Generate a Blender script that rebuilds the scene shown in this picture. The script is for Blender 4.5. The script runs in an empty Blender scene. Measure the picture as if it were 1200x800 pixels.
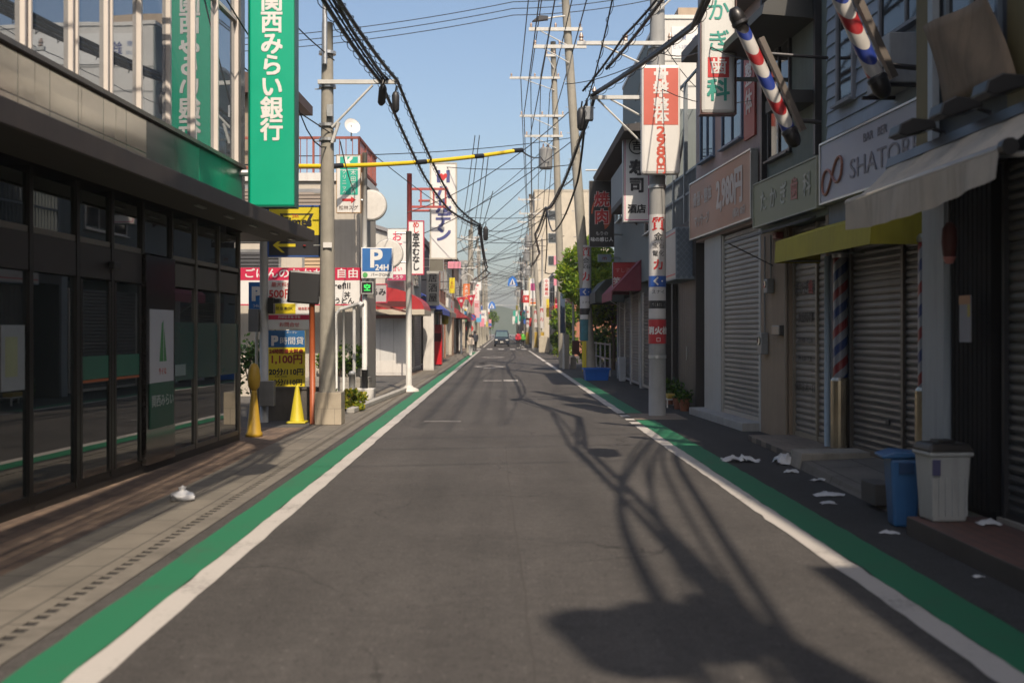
import bpy, math, random
from mathutils import Vector, Matrix
S = bpy.context.scene
COL = S.collection
RAD = math.radians
# ---------------------------------------------------------------- camera
F = 1333.0                       # focal length in pixels of a 1200 px wide picture
VX, VY, EYE = 588.0, 389.0, 1.6  # vanishing point of the street, eye height
cam = bpy.data.cameras.new('camera')
cam.sensor_width = 36.0
cam.lens = F / 1200 * 36
cam.shift_x = (600 - VX) / 1200
cam.shift_y = (VY - 400) / 1200
cam.clip_start, cam.clip_end = 0.1, 6000
cam.dof.use_dof = True
cam.dof.focus_distance = 24.0
cam.dof.aperture_fstop = 1.6
cam.dof.aperture_blades = 9
cam_o = bpy.data.objects.new('camera', cam)
cam_o.location = (0, 0, EYE)
cam_o.rotation_euler = (RAD(90), 0, 0)
COL.objects.link(cam_o)
S.camera = cam_o
# ---------------------------------------------------------------- sky, sun, exposure
KX, KY = -0.215, 0.92             # how far a shadow runs across / along the street per metre of height
elev = math.atan(1 / math.hypot(KX, KY))
to_sun = Vector((-KX, -KY, 1)).normalized()
W = bpy.data.worlds.new('World')
S.world = W
W.use_nodes = True
nt = W.node_tree
sky = nt.nodes.new('ShaderNodeTexSky')
sky.sky_type = 'NISHITA'
sky.sun_disc = False
sky.sun_elevation = elev
sky.sun_rotation = math.atan2(to_sun.x, to_sun.y)
sky.air_density, sky.dust_density, sky.ozone_density = 1.0, 3.2, 1.0
bg = nt.nodes['Background']
bg.inputs[1].default_value = 0.138
nt.links.new(sky.outputs[0], bg.inputs[0])
sun = bpy.data.lights.new('sun', 'SUN')
sun.energy = 5.0
sun.angle = RAD(0.7)
sun.color = (1.0, 0.85, 0.68)
sun_o = bpy.data.objects.new('sun', sun)
sun_o.location = to_sun * 60
sun_o.rotation_euler = to_sun.to_track_quat('Z', 'Y').to_euler()
COL.objects.link(sun_o)
S.view_settings.view_transform = 'Standard'
S.view_settings.look = 'None'
S.view_settings.exposure = 0.22
S.view_settings.gamma = 1.0
S.view_settings.use_curve_mapping = False
S.cycles.max_bounces = 6
S.cycles.caustics_reflective = False
S.cycles.caustics_refractive = False
S.cycles.sample_clamp_indirect = 4
S.cycles.use_denoising = True

# ---------------------------------------------------------------- materials
MATS = {}
ALB = 0.76                       # one scale for every base colour below, matched to the exposure
def M(name, rgb, rough=0.6, metal=0.0, var=0.12, scale=2.5, bump=0.0, bscale=40.0, spec=0.5, emit=0.0, grime=0.0, coat=0.0):
    """a procedural Principled material: base colour broken up by two noises, optional bump and dirt streaks"""
    if name in MATS: return MATS[name]
    if not emit and metal < .5: rgb = tuple(c * ALB for c in rgb)
    m = bpy.data.materials.new(name); m.use_nodes = True
    n, l = m.node_tree.nodes, m.node_tree.links
    p = n['Principled BSDF']
    tc = n.new('ShaderNodeTexCoord')
    nz = n.new('ShaderNodeTexNoise'); nz.inputs['Scale'].default_value = scale; nz.inputs['Detail'].default_value = 6; nz.inputs['Roughness'].default_value = .65
    l.new(tc.outputs['Object'], nz.inputs['Vector'])
    mr = n.new('ShaderNodeMapRange'); mr.inputs[1].default_value = .3; mr.inputs[2].default_value = .7
    mr.inputs[3].default_value = 1 - var; mr.inputs[4].default_value = 1 + var
    l.new(nz.outputs['Fac'], mr.inputs[0])
    mx = n.new('ShaderNodeMix'); mx.data_type = 'RGBA'; mx.blend_type = 'MULTIPLY'; mx.inputs[0].default_value = 1
    mx.inputs[6].default_value = (*rgb, 1)
    l.new(mr.outputs[0], mx.inputs[7])
    col = mx.outputs[2]
    if grime:
        mp = n.new('ShaderNodeMapping'); mp.inputs['Scale'].default_value = (6, 6, .5)
        l.new(tc.outputs['Object'], mp.inputs[0])
        g = n.new('ShaderNodeTexNoise'); g.inputs['Scale'].default_value = 1.6; g.inputs['Detail'].default_value = 8; g.inputs['Roughness'].default_value = .7
        l.new(mp.outputs[0], g.inputs['Vector'])
        r = n.new('ShaderNodeMapRange'); r.inputs[1].default_value = .48; r.inputs[2].default_value = .75; r.inputs[3].default_value = 0; r.inputs[4].default_value = grime
        l.new(g.outputs['Fac'], r.inputs[0])
        m2 = n.new('ShaderNodeMix'); m2.data_type = 'RGBA'; m2.inputs[7].default_value = (rgb[0] * .3 + .012, rgb[1] * .27 + .01, rgb[2] * .24 + .008, 1)
        l.new(r.outputs[0], m2.inputs[0]); l.new(col, m2.inputs[6]); col = m2.outputs[2]
    l.new(col, p.inputs['Base Color'])
    rr = n.new('ShaderNodeMapRange'); rr.inputs[3].default_value = max(rough - .08, .02); rr.inputs[4].default_value = min(rough + .08, 1)
    l.new(nz.outputs['Fac'], rr.inputs[0]); l.new(rr.outputs[0], p.inputs['Roughness'])
    p.inputs['Metallic'].default_value = metal
    p.inputs['Specular IOR Level'].default_value = spec
    p.inputs['Coat Weight'].default_value = coat
    if bump:
        b = n.new('ShaderNodeTexNoise'); b.inputs['Scale'].default_value = bscale; b.inputs['Detail'].default_value = 4
        l.new(tc.outputs['Object'], b.inputs['Vector'])
        bp = n.new('ShaderNodeBump'); bp.inputs['Strength'].default_value = bump; bp.inputs['Distance'].default_value = .01
        l.new(b.outputs['Fac'], bp.inputs['Height']); l.new(bp.outputs[0], p.inputs['Normal'])
    if emit:
        l.new(col, p.inputs['Emission Color']); p.inputs['Emission Strength'].default_value = emit
    MATS[name] = m
    return m

def tiles(name, c1, c2, mortar, bw, bh, rough=.7, msize=.012, axes='xy', bump=.3, bias=0.0, var=.25, offset=.5):
    """brick / tile pattern in metres; axes picks the plane of the pattern"""
    if name in MATS: return MATS[name]
    c1, c2, mortar = (tuple(c * ALB for c in q) for q in (c1, c2, mortar))
    m = bpy.data.materials.new(name); m.use_nodes = True
    n, l = m.node_tree.nodes, m.node_tree.links
    p = n['Principled BSDF']
    tc = n.new('ShaderNodeTexCoord'); sp = n.new('ShaderNodeSeparateXYZ'); cb = n.new('ShaderNodeCombineXYZ')
    l.new(tc.outputs['Object'], sp.inputs[0])
    l.new(sp.outputs['xyz'.index(axes[0])], cb.inputs[0]); l.new(sp.outputs['xyz'.index(axes[1])], cb.inputs[1])
    b = n.new('ShaderNodeTexBrick'); b.offset = offset
    b.inputs['Scale'].default_value = 1; b.inputs['Brick Width'].default_value = bw; b.inputs['Row Height'].default_value = bh
    b.inputs['Mortar Size'].default_value = msize; b.inputs['Mortar Smooth'].default_value = .2; b.inputs['Bias'].default_value = bias
    b.inputs['Color1'].default_value = (*c1, 1); b.inputs['Color2'].default_value = (*c2, 1); b.inputs['Mortar'].default_value = (*mortar, 1)
    l.new(cb.outputs[0], b.inputs['Vector'])
    nz = n.new('ShaderNodeTexNoise'); nz.inputs['Scale'].default_value = 1.3; nz.inputs['Detail'].default_value = 8; nz.inputs['Roughness'].default_value = .7
    l.new(tc.outputs['Object'], nz.inputs['Vector'])
    mr = n.new('ShaderNodeMapRange'); mr.inputs[1].default_value = .3; mr.inputs[2].default_value = .7; mr.inputs[3].default_value = 1 - var; mr.inputs[4].default_value = 1 + var
    l.new(nz.outputs['Fac'], mr.inputs[0])
    mx = n.new('ShaderNodeMix'); mx.data_type = 'RGBA'; mx.blend_type = 'MULTIPLY'; mx.inputs[0].default_value = 1
    l.new(b.outputs['Color'], mx.inputs[6]); l.new(mr.outputs[0], mx.inputs[7]); l.new(mx.outputs[2], p.inputs['Base Color'])
    p.inputs['Roughness'].default_value = rough
    bp = n.new('ShaderNodeBump'); bp.inputs['Strength'].default_value = bump; bp.inputs['Distance'].default_value = .006; bp.invert = True
    l.new(b.outputs['Fac'], bp.inputs['Height']); l.new(bp.outputs[0], p.inputs['Normal'])
    MATS[name] = m
    return m

def asphalt(name, rgb, worn=0.0):
    rgb = tuple(c * ALB for c in rgb)
    m = bpy.data.materials.new(name); m.use_nodes = True
    n, l = m.node_tree.nodes, m.node_tree.links
    p = n['Principled BSDF']; tc = n.new('ShaderNodeTexCoord')
    def noise(sc, det=6, ro=.6, vec=None):
        q = n.new('ShaderNodeTexNoise'); q.inputs['Scale'].default_value = sc; q.inputs['Detail'].default_value = det; q.inputs['Roughness'].default_value = ro
        l.new(vec or tc.outputs['Object'], q.inputs['Vector']); return q.outputs['Fac']
    def rng(v, a, b, c, d):
        q = n.new('ShaderNodeMapRange'); q.inputs[1].default_value = a; q.inputs[2].default_value = b; q.inputs[3].default_value = c; q.inputs[4].default_value = d
        l.new(v, q.inputs[0]); return q.outputs[0]
    def mul(a, b):
        q = n.new('ShaderNodeMath'); q.operation = 'MULTIPLY'; l.new(a, q.inputs[0]); l.new(b, q.inputs[1]); return q.outputs[0]
    mp = n.new('ShaderNodeMapping'); mp.inputs['Scale'].default_value = (1.6, .12, 1); l.new(tc.outputs['Object'], mp.inputs[0])
    v = mul(rng(noise(70, 4, .85), .32, .68, .42, 1.7), rng(noise(.5, 8, .7), .3, .7, .80, 1.2))
    v = mul(v, rng(noise(9, 6, .75), .35, .65, .86, 1.14))
    v = mul(v, rng(noise(1.0, 6, .6, mp.outputs[0]), .35, .65, .84, 1.13))
    vo = n.new('ShaderNodeTexVoronoi'); vo.inputs['Scale'].default_value = 1.1; l.new(tc.outputs['Object'], vo.inputs['Vector'])
    v = mul(v, rng(vo.outputs['Distance'], .0, .035, .55, 1.0))           # old gum and oil spots
    chip = n.new('ShaderNodeTexVoronoi'); chip.inputs['Scale'].default_value = 26; l.new(tc.outputs['Object'], chip.inputs['Vector'])
    few = n.new('ShaderNodeSeparateColor'); l.new(chip.outputs['Color'], few.inputs[0])
    far_ = n.new('ShaderNodeMath'); far_.operation = 'ADD'; l.new(chip.outputs['Distance'], far_.inputs[0]); l.new(rng(few.outputs[0], .80, .84, .6, 0), far_.inputs[1])
    v = mul(v, rng(far_.outputs[0], .12, .26, 2.1, 1.0))                  # pale stone chips
    far2 = n.new('ShaderNodeMath'); far2.operation = 'ADD'; l.new(chip.outputs['Distance'], far2.inputs[0]); l.new(rng(few.outputs[1], .86, .89, .6, 0), far2.inputs[1])
    v = mul(v, rng(far2.outputs[0], .2, .34, .45, 1.0))                   # dark pits
    # hairline cracks: the borders of big warped cells, kept only where a second noise says so
    wp = n.new('ShaderNodeTexNoise'); wp.inputs['Scale'].default_value = 1.7; wp.inputs['Detail'].default_value = 5; l.new(tc.outputs['Object'], wp.inputs['Vector'])
    ad = n.new('ShaderNodeVectorMath'); ad.operation = 'MULTIPLY_ADD'; ad.inputs[1].default_value = (.9, .9, 0); l.new(wp.outputs['Color'], ad.inputs[0]); l.new(tc.outputs['Object'], ad.inputs[2])
    ce = n.new('ShaderNodeTexVoronoi'); ce.feature = 'DISTANCE_TO_EDGE'; ce.inputs['Scale'].default_value = .42; l.new(ad.outputs[0], ce.inputs['Vector'])
    ck = rng(ce.outputs['Distance'], .0, .006, .35, 1.0); gate = rng(noise(.35, 2), .45, .6, 0, 1)
    gm = n.new('ShaderNodeMix'); gm.data_type = 'FLOAT'; l.new(gate, gm.inputs[0]); gm.inputs[2].default_value = 1; l.new(ck, gm.inputs[3]); v = mul(v, gm.outputs[0])
    mx = n.new('ShaderNodeMix'); mx.data_type = 'RGBA'; mx.blend_type = 'MULTIPLY'; mx.inputs[0].default_value = 1; mx.inputs[6].default_value = (*rgb, 1)
    l.new(v, mx.inputs[7]); l.new(mx.outputs[2], p.inputs['Base Color'])
    p.inputs['Roughness'].default_value = .82; p.inputs['Specular IOR Level'].default_value = .35
    bp = n.new('ShaderNodeBump'); bp.inputs['Strength'].default_value = .55; bp.inputs['Distance'].default_value = .006
    l.new(noise(130, 2, .7), bp.inputs['Height']); l.new(bp.outputs[0], p.inputs['Normal'])
    return m

def paint(name, rgb, wear=.45, ridge=.8):
    """road paint, worn through to the asphalt in specks and cross cracks"""
    rgb = tuple(c * ALB for c in rgb)
    m = bpy.data.materials.new(name); m.use_nodes = True
    n, l = m.node_tree.nodes, m.node_tree.links
    p = n['Principled BSDF']; tc = n.new('ShaderNodeTexCoord')
    a = n.new('ShaderNodeTexNoise'); a.inputs['Scale'].default_value = 28; a.inputs['Detail'].default_value = 8; a.inputs['Roughness'].default_value = .75
    b = n.new('ShaderNodeTexNoise'); b.inputs['Scale'].default_value = 1.6; b.inputs['Detail'].default_value = 5
    l.new(tc.outputs['Object'], a.inputs['Vector']); l.new(tc.outputs['Object'], b.inputs['Vector'])
    ad = n.new('ShaderNodeMath'); ad.operation = 'ADD'; l.new(a.outputs['Fac'], ad.inputs[0]); l.new(b.outputs['Fac'], ad.inputs[1])
    r = n.new('ShaderNodeMapRange'); r.inputs[1].default_value = 1.05; r.inputs[2].default_value = 1.35; r.inputs[3].default_value = 0; r.inputs[4].default_value = wear
    l.new(ad.outputs[0], r.inputs[0])
    mx = n.new('ShaderNodeMix'); mx.data_type = 'RGBA'; mx.inputs[6].default_value = (*rgb, 1); mx.inputs[7].default_value = (.065, .058, .053, 1)
    l.new(r.outputs[0], mx.inputs[0]); l.new(mx.outputs[2], p.inputs['Base Color'])
    p.inputs['Roughness'].default_value = .7
    wv = n.new('ShaderNodeTexWave'); wv.bands_direction = 'Y'; wv.inputs['Scale'].default_value = 7; wv.inputs['Distortion'].default_value = 1.5; wv.inputs['Detail'].default_value = 2; l.new(tc.outputs['Object'], wv.inputs['Vector'])
    wr = n.new('ShaderNodeMapRange'); wr.inputs[1].default_value = 0; wr.inputs[2].default_value = .35; wr.inputs[3].default_value = ridge; wr.inputs[4].default_value = 1; l.new(wv.outputs['Fac'], wr.inputs[0])
    m3 = n.new('ShaderNodeMix'); m3.data_type = 'RGBA'; m3.blend_type = 'MULTIPLY'; m3.inputs[0].default_value = 1; l.new(mx.outputs[2], m3.inputs[6]); l.new(wr.outputs[0], m3.inputs[7]); l.new(m3.outputs[2], p.inputs['Base Color'])
    bp = n.new('ShaderNodeBump'); bp.inputs['Strength'].default_value = .3; bp.inputs['Distance'].default_value = .004
    l.new(a.outputs['Fac'], bp.inputs['Height']); l.new(bp.outputs[0], p.inputs['Normal'])
    return m

def leaf(name, rgb):
    """leaf: a diffuse face that also lets sunlight through"""
    if name in MATS: return MATS[name]
    m = M(name, rgb, .5, var=.3); n, l = m.node_tree.nodes, m.node_tree.links
    t = n.new('ShaderNodeBsdfTranslucent'); t.inputs[0].default_value = (rgb[0] * 1.3, rgb[1] * 1.25, rgb[2] * .8, 1)
    mx = n.new('ShaderNodeMixShader'); mx.inputs[0].default_value = .4
    l.new(n['Principled BSDF'].outputs[0], mx.inputs[1]); l.new(t.outputs[0], mx.inputs[2]); l.new(mx.outputs[0], n['Material Output'].inputs['Surface'])
    return m

def glass(name, rgb, metal=0.0, rough=.03, wob=.02):
    """window glass with a dark room behind it: near-black with a clear, slightly wavy reflection"""
    if name in MATS: return MATS[name]
    m = bpy.data.materials.new(name); m.use_nodes = True
    n, l = m.node_tree.nodes, m.node_tree.links
    p = n['Principled BSDF']; p.inputs['Base Color'].default_value = (*rgb, 1); p.inputs['Roughness'].default_value = rough
    p.inputs['Metallic'].default_value = metal; p.inputs['IOR'].default_value = 1.52
    tc = n.new('ShaderNodeTexCoord'); a = n.new('ShaderNodeTexNoise'); a.inputs['Scale'].default_value = .9; a.inputs['Detail'].default_value = 1
    l.new(tc.outputs['Object'], a.inputs['Vector'])
    bp = n.new('ShaderNodeBump'); bp.inputs['Strength'].default_value = wob; bp.inputs['Distance'].default_value = .1
    l.new(a.outputs['Fac'], bp.inputs['Height']); l.new(bp.outputs[0], p.inputs['Normal'])
    MATS[name] = m
    return m

white = M('white paint', (.72, .70, .66), .5, var=.07, grime=.22)
cleanwhite = M('white sign face', (.78, .77, .74), .4, var=.04)
black = M('black plastic', (.018, .018, .02), .45)
ink = M('black lettering', (.02, .02, .025), .5, var=.02)
red = M('sign red', (.58, .03, .03), .45, var=.06)
crimson = M('sign crimson', (.55, .02, .07), .45, var=.06)
blue = M('sign blue', (.03, .11, .42), .45, var=.06)
navy = M('navy lettering', (.02, .04, .2), .5, var=.04)
green = M('bank green', (.0, .33, .17), .4, var=.08, scale=1.2)
teal = M('clinic green', (.02, .42, .30), .45, var=.05)
yellow = M('sign yellow', (.72, .58, .02), .5, var=.06)
orange = M('orange banner', (.75, .17, .02), .6, var=.08)
pink = M('pink sign', (.75, .28, .36), .5, var=.06)
steel = M('galvanised steel', (.42, .43, .43), .4, .75, var=.12, scale=9)
palesteel = M('pale painted steel', (.60, .60, .57), .45, var=.1, grime=.25)
darksteel = M('dark steel', (.05, .05, .055), .45, .4, var=.15)
alu = M('aluminium', (.5, .5, .49), .35, .8, var=.08)
concrete = M('concrete', (.36, .33, .28), .85, var=.16, bump=.3, grime=.35)
poleconc = M('pole concrete', (.34, .32, .27), .85, var=.12, scale=4, bump=.25, bscale=60, grime=.3)
cable_m = M('cable black', (.013, .013, .014), .5)
rust = M('rust red paint', (.30, .075, .05), .6, var=.2, grime=.3)
wood = M('brown wood', (.16, .075, .035), .6, var=.25, scale=6)
skin_m = M('skin', (.50, .31, .22), .6)

# ---------------------------------------------------------------- mesh builder
class MB:
    def __init__(s): s.v, s.f, s.m, s.mi = [], [], [], 0
    def add(s, vs, fs):
        o = len(s.v); s.v += [tuple(q) for q in vs]; s.f += [[i + o for i in f] for f in fs]; s.m += [s.mi] * len(fs); return s
    def box(s, x0, x1, y0, y1, z0, z1):
        return s.add([(x0, y0, z0), (x1, y0, z0), (x1, y1, z0), (x0, y1, z0), (x0, y0, z1), (x1, y0, z1), (x1, y1, z1), (x0, y1, z1)],
                     [(3, 2, 1, 0), (4, 5, 6, 7), (0, 1, 5, 4), (1, 2, 6, 5), (2, 3, 7, 6), (3, 0, 4, 7)])
    def xbox(s, mat, sx, sy, sz):
        vs = [mat @ Vector((a * sx / 2, b * sy / 2, c * sz / 2)) for c in (-1, 1) for a, b in ((-1, -1), (1, -1), (1, 1), (-1, 1))]
        return s.add(vs, [(3, 2, 1, 0), (4, 5, 6, 7), (0, 1, 5, 4), (1, 2, 6, 5), (2, 3, 7, 6), (3, 0, 4, 7)])
    def quad(s, a, b, c, d): return s.add([a, b, c, d], [(0, 1, 2, 3)])
    def prism(s, pts, axis, lo, hi):
        """polygon in the plane square to axis, extruded from lo to hi; x: pts=(y,z), y: pts=(x,z), z: pts=(x,y)"""
        def at(p, t): return (t, p[0], p[1]) if axis == 'x' else (p[0], t, p[1]) if axis == 'y' else (p[0], p[1], t)
        n = len(pts); vs = [at(p, lo) for p in pts] + [at(p, hi) for p in pts]
        return s.add(vs, [tuple(range(n))[::-1], tuple(range(n, 2 * n))] + [(i, (i + 1) % n, n + (i + 1) % n, n + i) for i in range(n)])
    def tube(s, pts, r, n=8):
        pts = [Vector(p) for p in pts]; rs = r if isinstance(r, (list, tuple)) else [r] * len(pts)
        vs, fs = [], []; up = None
        for i, p in enumerate(pts):
            t = (pts[min(i + 1, len(pts) - 1)] - pts[max(i - 1, 0)]).normalized()
            if up is None: up = Vector((0, 0, 1)) if abs(t.z) < .9 else Vector((1, 0, 0))
            a = t.cross(up).normalized(); b = a.cross(t).normalized(); up = b
            vs += [p + (a * math.cos(2 * math.pi * k / n) + b * math.sin(2 * math.pi * k / n)) * rs[i] for k in range(n)]
        for i in range(len(pts) - 1):
            fs += [(i * n + k, i * n + (k + 1) % n, (i + 1) * n + (k + 1) % n, (i + 1) * n + k) for k in range(n)]
        fs += [tuple(range(n)), tuple(range((len(pts) - 1) * n, len(pts) * n))[::-1]]
        return s.add(vs, [f[::-1] for f in fs])
    def lathe(s, prof, c=(0, 0, 0), n=20):
        vs = [(c[0] + r * math.cos(2 * math.pi * k / n), c[1] + r * math.sin(2 * math.pi * k / n), c[2] + z) for r, z in prof for k in range(n)]
        fs = [(i * n + k, i * n + (k + 1) % n, (i + 1) * n + (k + 1) % n, (i + 1) * n + k) for i in range(len(prof) - 1) for k in range(n)]
        if prof[0][0] > 1e-4: fs.append(tuple(range(n))[::-1])
        if prof[-1][0] > 1e-4: fs.append(tuple(range((len(prof) - 1) * n, len(prof) * n)))
        return s.add(vs, fs)
    def ribs(s, x0, x1, z0, z1, y, pitch=.085, deep=.022):
        """roller-shutter curtain: one sheet of rounded horizontal slats"""
        n = max(int((z1 - z0) / pitch), 4); h = (z1 - z0) / n; prof = []
        for i in range(n):
            z = z0 + i * h
            prof += [(y + deep, z), (y + deep * .25, z + h * .14), (y, z + h * .45), (y + deep * .25, z + h * .8), (y + deep, z + h * .9)]
        prof.append((y + deep, z1))
        vs = [(x, p, z) for p, z in prof for x in (x0, x1)]
        return s.add(vs, [(2 * i, 2 * i + 1, 2 * i + 3, 2 * i + 2) for i in range(len(prof) - 1)])
    def build(s, name, mat, parent=None, bevel=0.0, smooth=False, loc=None, label=None):
        me = bpy.data.meshes.new(name); me.from_pydata(s.v, [], s.f)
        for m in (mat if isinstance(mat, (list, tuple)) else [mat]): me.materials.append(m)
        if any(s.m): me.polygons.foreach_set('material_index', s.m)
        if smooth: me.polygons.foreach_set('use_smooth', [True] * len(s.f))
        me.update()
        o = bpy.data.objects.new(name, me); COL.objects.link(o)
        if loc is not None: o.location = loc
        if parent is not None: o.parent = parent
        if bevel:
            b = o.modifiers.new('bevel', 'BEVEL'); b.width = bevel; b.segments = 2; b.limit_method = 'ANGLE'; b.angle_limit = RAD(50)
        if label: o['label'] = label
        return o
def B(x0, x1, y0, y1, z0, z1): return MB().box(x0, x1, y0, y1, z0, z1)

def tag(o, label, cat, group=None):
    o['label'] = label; o['category'] = cat
    if group: o['group'] = group
    return o
def thing(name, label, cat, loc=(0, 0, 0), rz=0.0, group=None):
    o = bpy.data.objects.new(name, None); COL.objects.link(o)
    o.empty_display_size = .2; o.location = loc; o.rotation_euler = (0, 0, rz)
    return tag(o, label, cat, group)
def facade(name, label, cat, p0, p1, group=None):
    """an Empty at the left end of a street front: local x runs along the front, local -y faces the street. Returns it and the front's length"""
    d = Vector(p1) - Vector(p0)
    return thing(name, label, cat, (p0[0], p0[1], 0), math.atan2(d.y, d.x), group), d.length
def struct(o, kind='structure'): o['kind'] = kind; return o
def copy_tree(o, parent=None):
    c = o.copy(); COL.objects.link(c)
    if parent is not None: c.parent = parent
    for ch in list(o.children): copy_tree(ch, c)
    return c

def lettering(parent, s, size, x, z, mat, y=-.01, vert=False, bold=.012, name='lettering', sx=1.0, pitch=1.08, rot=0.0, align='CENTER'):
    cu = bpy.data.curves.new('t', 'FONT'); cu.body = '\n'.join(s) if vert else s
    cu.size = size; cu.align_x = align; cu.align_y = 'CENTER'; cu.resolution_u = 3; cu.extrude = .0015
    if vert: cu.space_line = pitch
    o = bpy.data.objects.new('t', cu); COL.objects.link(o)
    bpy.context.view_layer.update()
    me = bpy.data.meshes.new_from_object(o)
    bpy.data.objects.remove(o); bpy.data.curves.remove(cu)
    c, sn = math.cos(rot), math.sin(rot)
    for v in me.vertices:
        a, b, d = v.co.x * sx, v.co.y, v.co.z
        v.co = (x + a * c - b * sn, y - d, z + a * sn + b * c)
    if bold * size > .0018:                              # heavier strokes: the same glyphs again, shifted by a stroke's growth
        e = bold * size * 1.3; n0 = len(me.vertices); base = [v.co.copy() for v in me.vertices]; fc = [tuple(p.vertices) for p in me.polygons]
        vs, fs = [], []
        for k, (dx, dz) in enumerate(((-e, -e), (e, -e), (e, e), (-e, e))):
            vs += [(q.x + dx, q.y - .0004 * k, q.z + dz) for q in base]; fs += [tuple(i + k * n0 for i in f) for f in fc]
        me.clear_geometry(); me.from_pydata(vs, [], fs)
    me.materials.clear(); me.materials.append(mat); me.name = name
    t = bpy.data.objects.new(name, me); COL.objects.link(t); t.parent = parent
    return t

def sign(name, label, loc, w, h, d, mat, rz=0.0, rects=(), texts=(), rails=(), rail_mat=None, cat='sign', group=None, r=.02, frame=None, fw=.03):
    """a box sign standing on its base point; the face looks to local -y"""
    t = thing(name, label, cat, loc, rz, group)
    B(-w / 2, w / 2, -d / 2, d / 2, 0, h).build('panel', mat, t, bevel=r)
    if frame:
        f = MB()
        for a in ((-w/2-fw, -w/2, 0, h), (w/2, w/2+fw, 0, h), (-w/2-fw, w/2+fw, -fw, 0), (-w/2-fw, w/2+fw, h, h+fw)):
            f.box(a[0], a[1], -d/2-.015, d/2+.01, a[2], a[3])
        f.build('frame', frame, t)
    for q in rects:
        B(q[0], q[1], -d / 2 - .004, -d / 2 + .002, q[2], q[3]).build(q[5] if len(q) > 5 else 'colour_field', q[4], t)
    for q in texts:
        s, size, x, z, m = q[:5]
        lettering(t, s, size, x, z, m, -d / 2 - .0065, **(q[5] if len(q) > 5 else {}))
    for p0, p1, rr in rails:
        MB().tube([p0, p1], rr, 8).build('bracket', rail_mat or steel, t)
    return t
# ================================================================ ground and road
ground = M('far ground', (.17, .155, .14), .9, var=.2, scale=.2)
road_m = asphalt('asphalt', (.076, .0705, .0665))
side_m = asphalt('side asphalt', (.048, .047, .047))
line_m = paint('white road paint', (.60, .565, .525), .75, .74)
grn_m = paint('green road paint', (.018, .185, .085), .5, .93)
slab_m = tiles('pavement slabs', (.175, .158, .13), (.205, .183, .15), (.07, .062, .055), .62, .30, .85, .008, 'yx', .3, var=.22)
brick_m = tiles('pavement bricks', (.215, .15, .105), (.12, .083, .062), (.09, .068, .055), .21, .105, .85, .007, 'yx', .35, var=.3)
gut_m = M('gutter concrete', (.19, .172, .145), .9, var=.25, scale=3, bump=.3, grime=.3)
Y0, Y1 = -30, 420
def sheet(name, x0, x1, y0, y1, z, m): return struct(MB().quad((x0, y0, z), (x1, y0, z), (x1, y1, z), (x0, y1, z)).build(name, m))
sheet('ground', -700, 700, -120, 950, -.004, ground)
sheet('road', -2.40, 6.0, Y0, Y1, .002, road_m)
sheet('roadside_asphalt', 2.77, 9, Y0, 42, .005, side_m)
sheet('gutter_kerb', -2.535, -2.40, Y0, Y1, .008, gut_m)
sheet('gutter_drain', -2.605, -2.535, Y0, 46, .004, M('drain dark', (.03, .027, .024), .9, var=.5, scale=14))
g = MB()
for i in range(330):                                   # the slotted drain's cover bars
    y = -2 + i * .145; g.box(-2.605, -2.535, y, y + .05, .0045, .0085)
struct(g.build('drain_cover', gut_m))
sheet('pavement', -3.27, -2.605, Y0, Y1, .009, slab_m)
sheet('brick_pavement', -9, -3.27, Y0, 19.0, .009, brick_m)
sheet('parking_lot', -16, -3.27, 19.0, 41.5, .006, asphalt('lot asphalt', (.10, .096, .09)))
sheet('brick_pavement', -9, -3.27, 41.5, Y1, .008, brick_m)
def stripes(name, x0, x1, spans, m):
    b = MB()
    for y0, y1 in spans:
        n = max(int((min(y1, 45) - y0) / .22), 1); R = random.Random(x0 * 7 + y0); ja = [R.gauss(0, .0055) for _ in range(n + 1)]; jb = [R.gauss(0, .0055) for _ in range(n + 1)]
        for i in range(n):
            a, c = y0 + (y1 - y0) * i / n, y0 + (y1 - y0) * (i + 1) / n
            b.quad((x0 + ja[i], a, .0075), (x1 + jb[i], a, .0075), (x1 + jb[i + 1], c, .0075), (x0 + ja[i + 1], c, .0075))
    return struct(b.build(name, m))
stripes('road_edge_line', -2.005, -1.835, [(Y0, 98), (120, 300)], line_m)
stripes('road_edge_line', 2.26, 2.43, [(Y0, 19.4), (19.75, 20.2), (20.6, 21.0), (21.4, 21.9), (22.3, 60), (62, 98), (120, 300)], line_m)
stripes('green_lane', -2.29, -2.009, [(Y0, 92)], grn_m)
stripes('green_lane', 2.434, 2.765, [(Y0, 20.6), (22.4, 39.5)], grn_m)
b = MB()
def mk(pts): b.add([(x, y, .0078) for x, y in pts], [tuple(range(len(pts)))])
for k in range(6):                                     # zebra crossing
    x = -2.45 + k * 1.07; mk([(x, 104), (x + .5, 104), (x + .5, 108.5), (x, 108.5)])
for cy in (52.5, 72):                                  # hollow diamonds that warn of it
    cx, hw, hl, t = -.55, .75, 2.5, .2
    o = [(cx - hw, cy), (cx, cy - hl), (cx + hw, cy), (cx, cy + hl)]
    i_ = [(cx - hw + t, cy), (cx, cy - hl + t * 3), (cx + hw - t, cy), (cx, cy + hl - t * 3)]
    for k in range(4): mk([o[k], o[(k + 1) % 4], i_[(k + 1) % 4], i_[k]])
mk([(.06, 37.0), (.53, 37.0), (.53, 37.9), (.06, 37.9)]); mk([(-.6, 37.2), (.0, 37.2), (.0, 37.5), (-.6, 37.5)])
struct(b.build('road_marking', line_m))
b = MB(); mk([(-1.39, 20.2), (-.73, 20.2), (-.73, 20.45), (-1.39, 20.45)])
struct(b.build('road_marking', M('faded paint', (.2, .19, .18), .8)))
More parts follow.
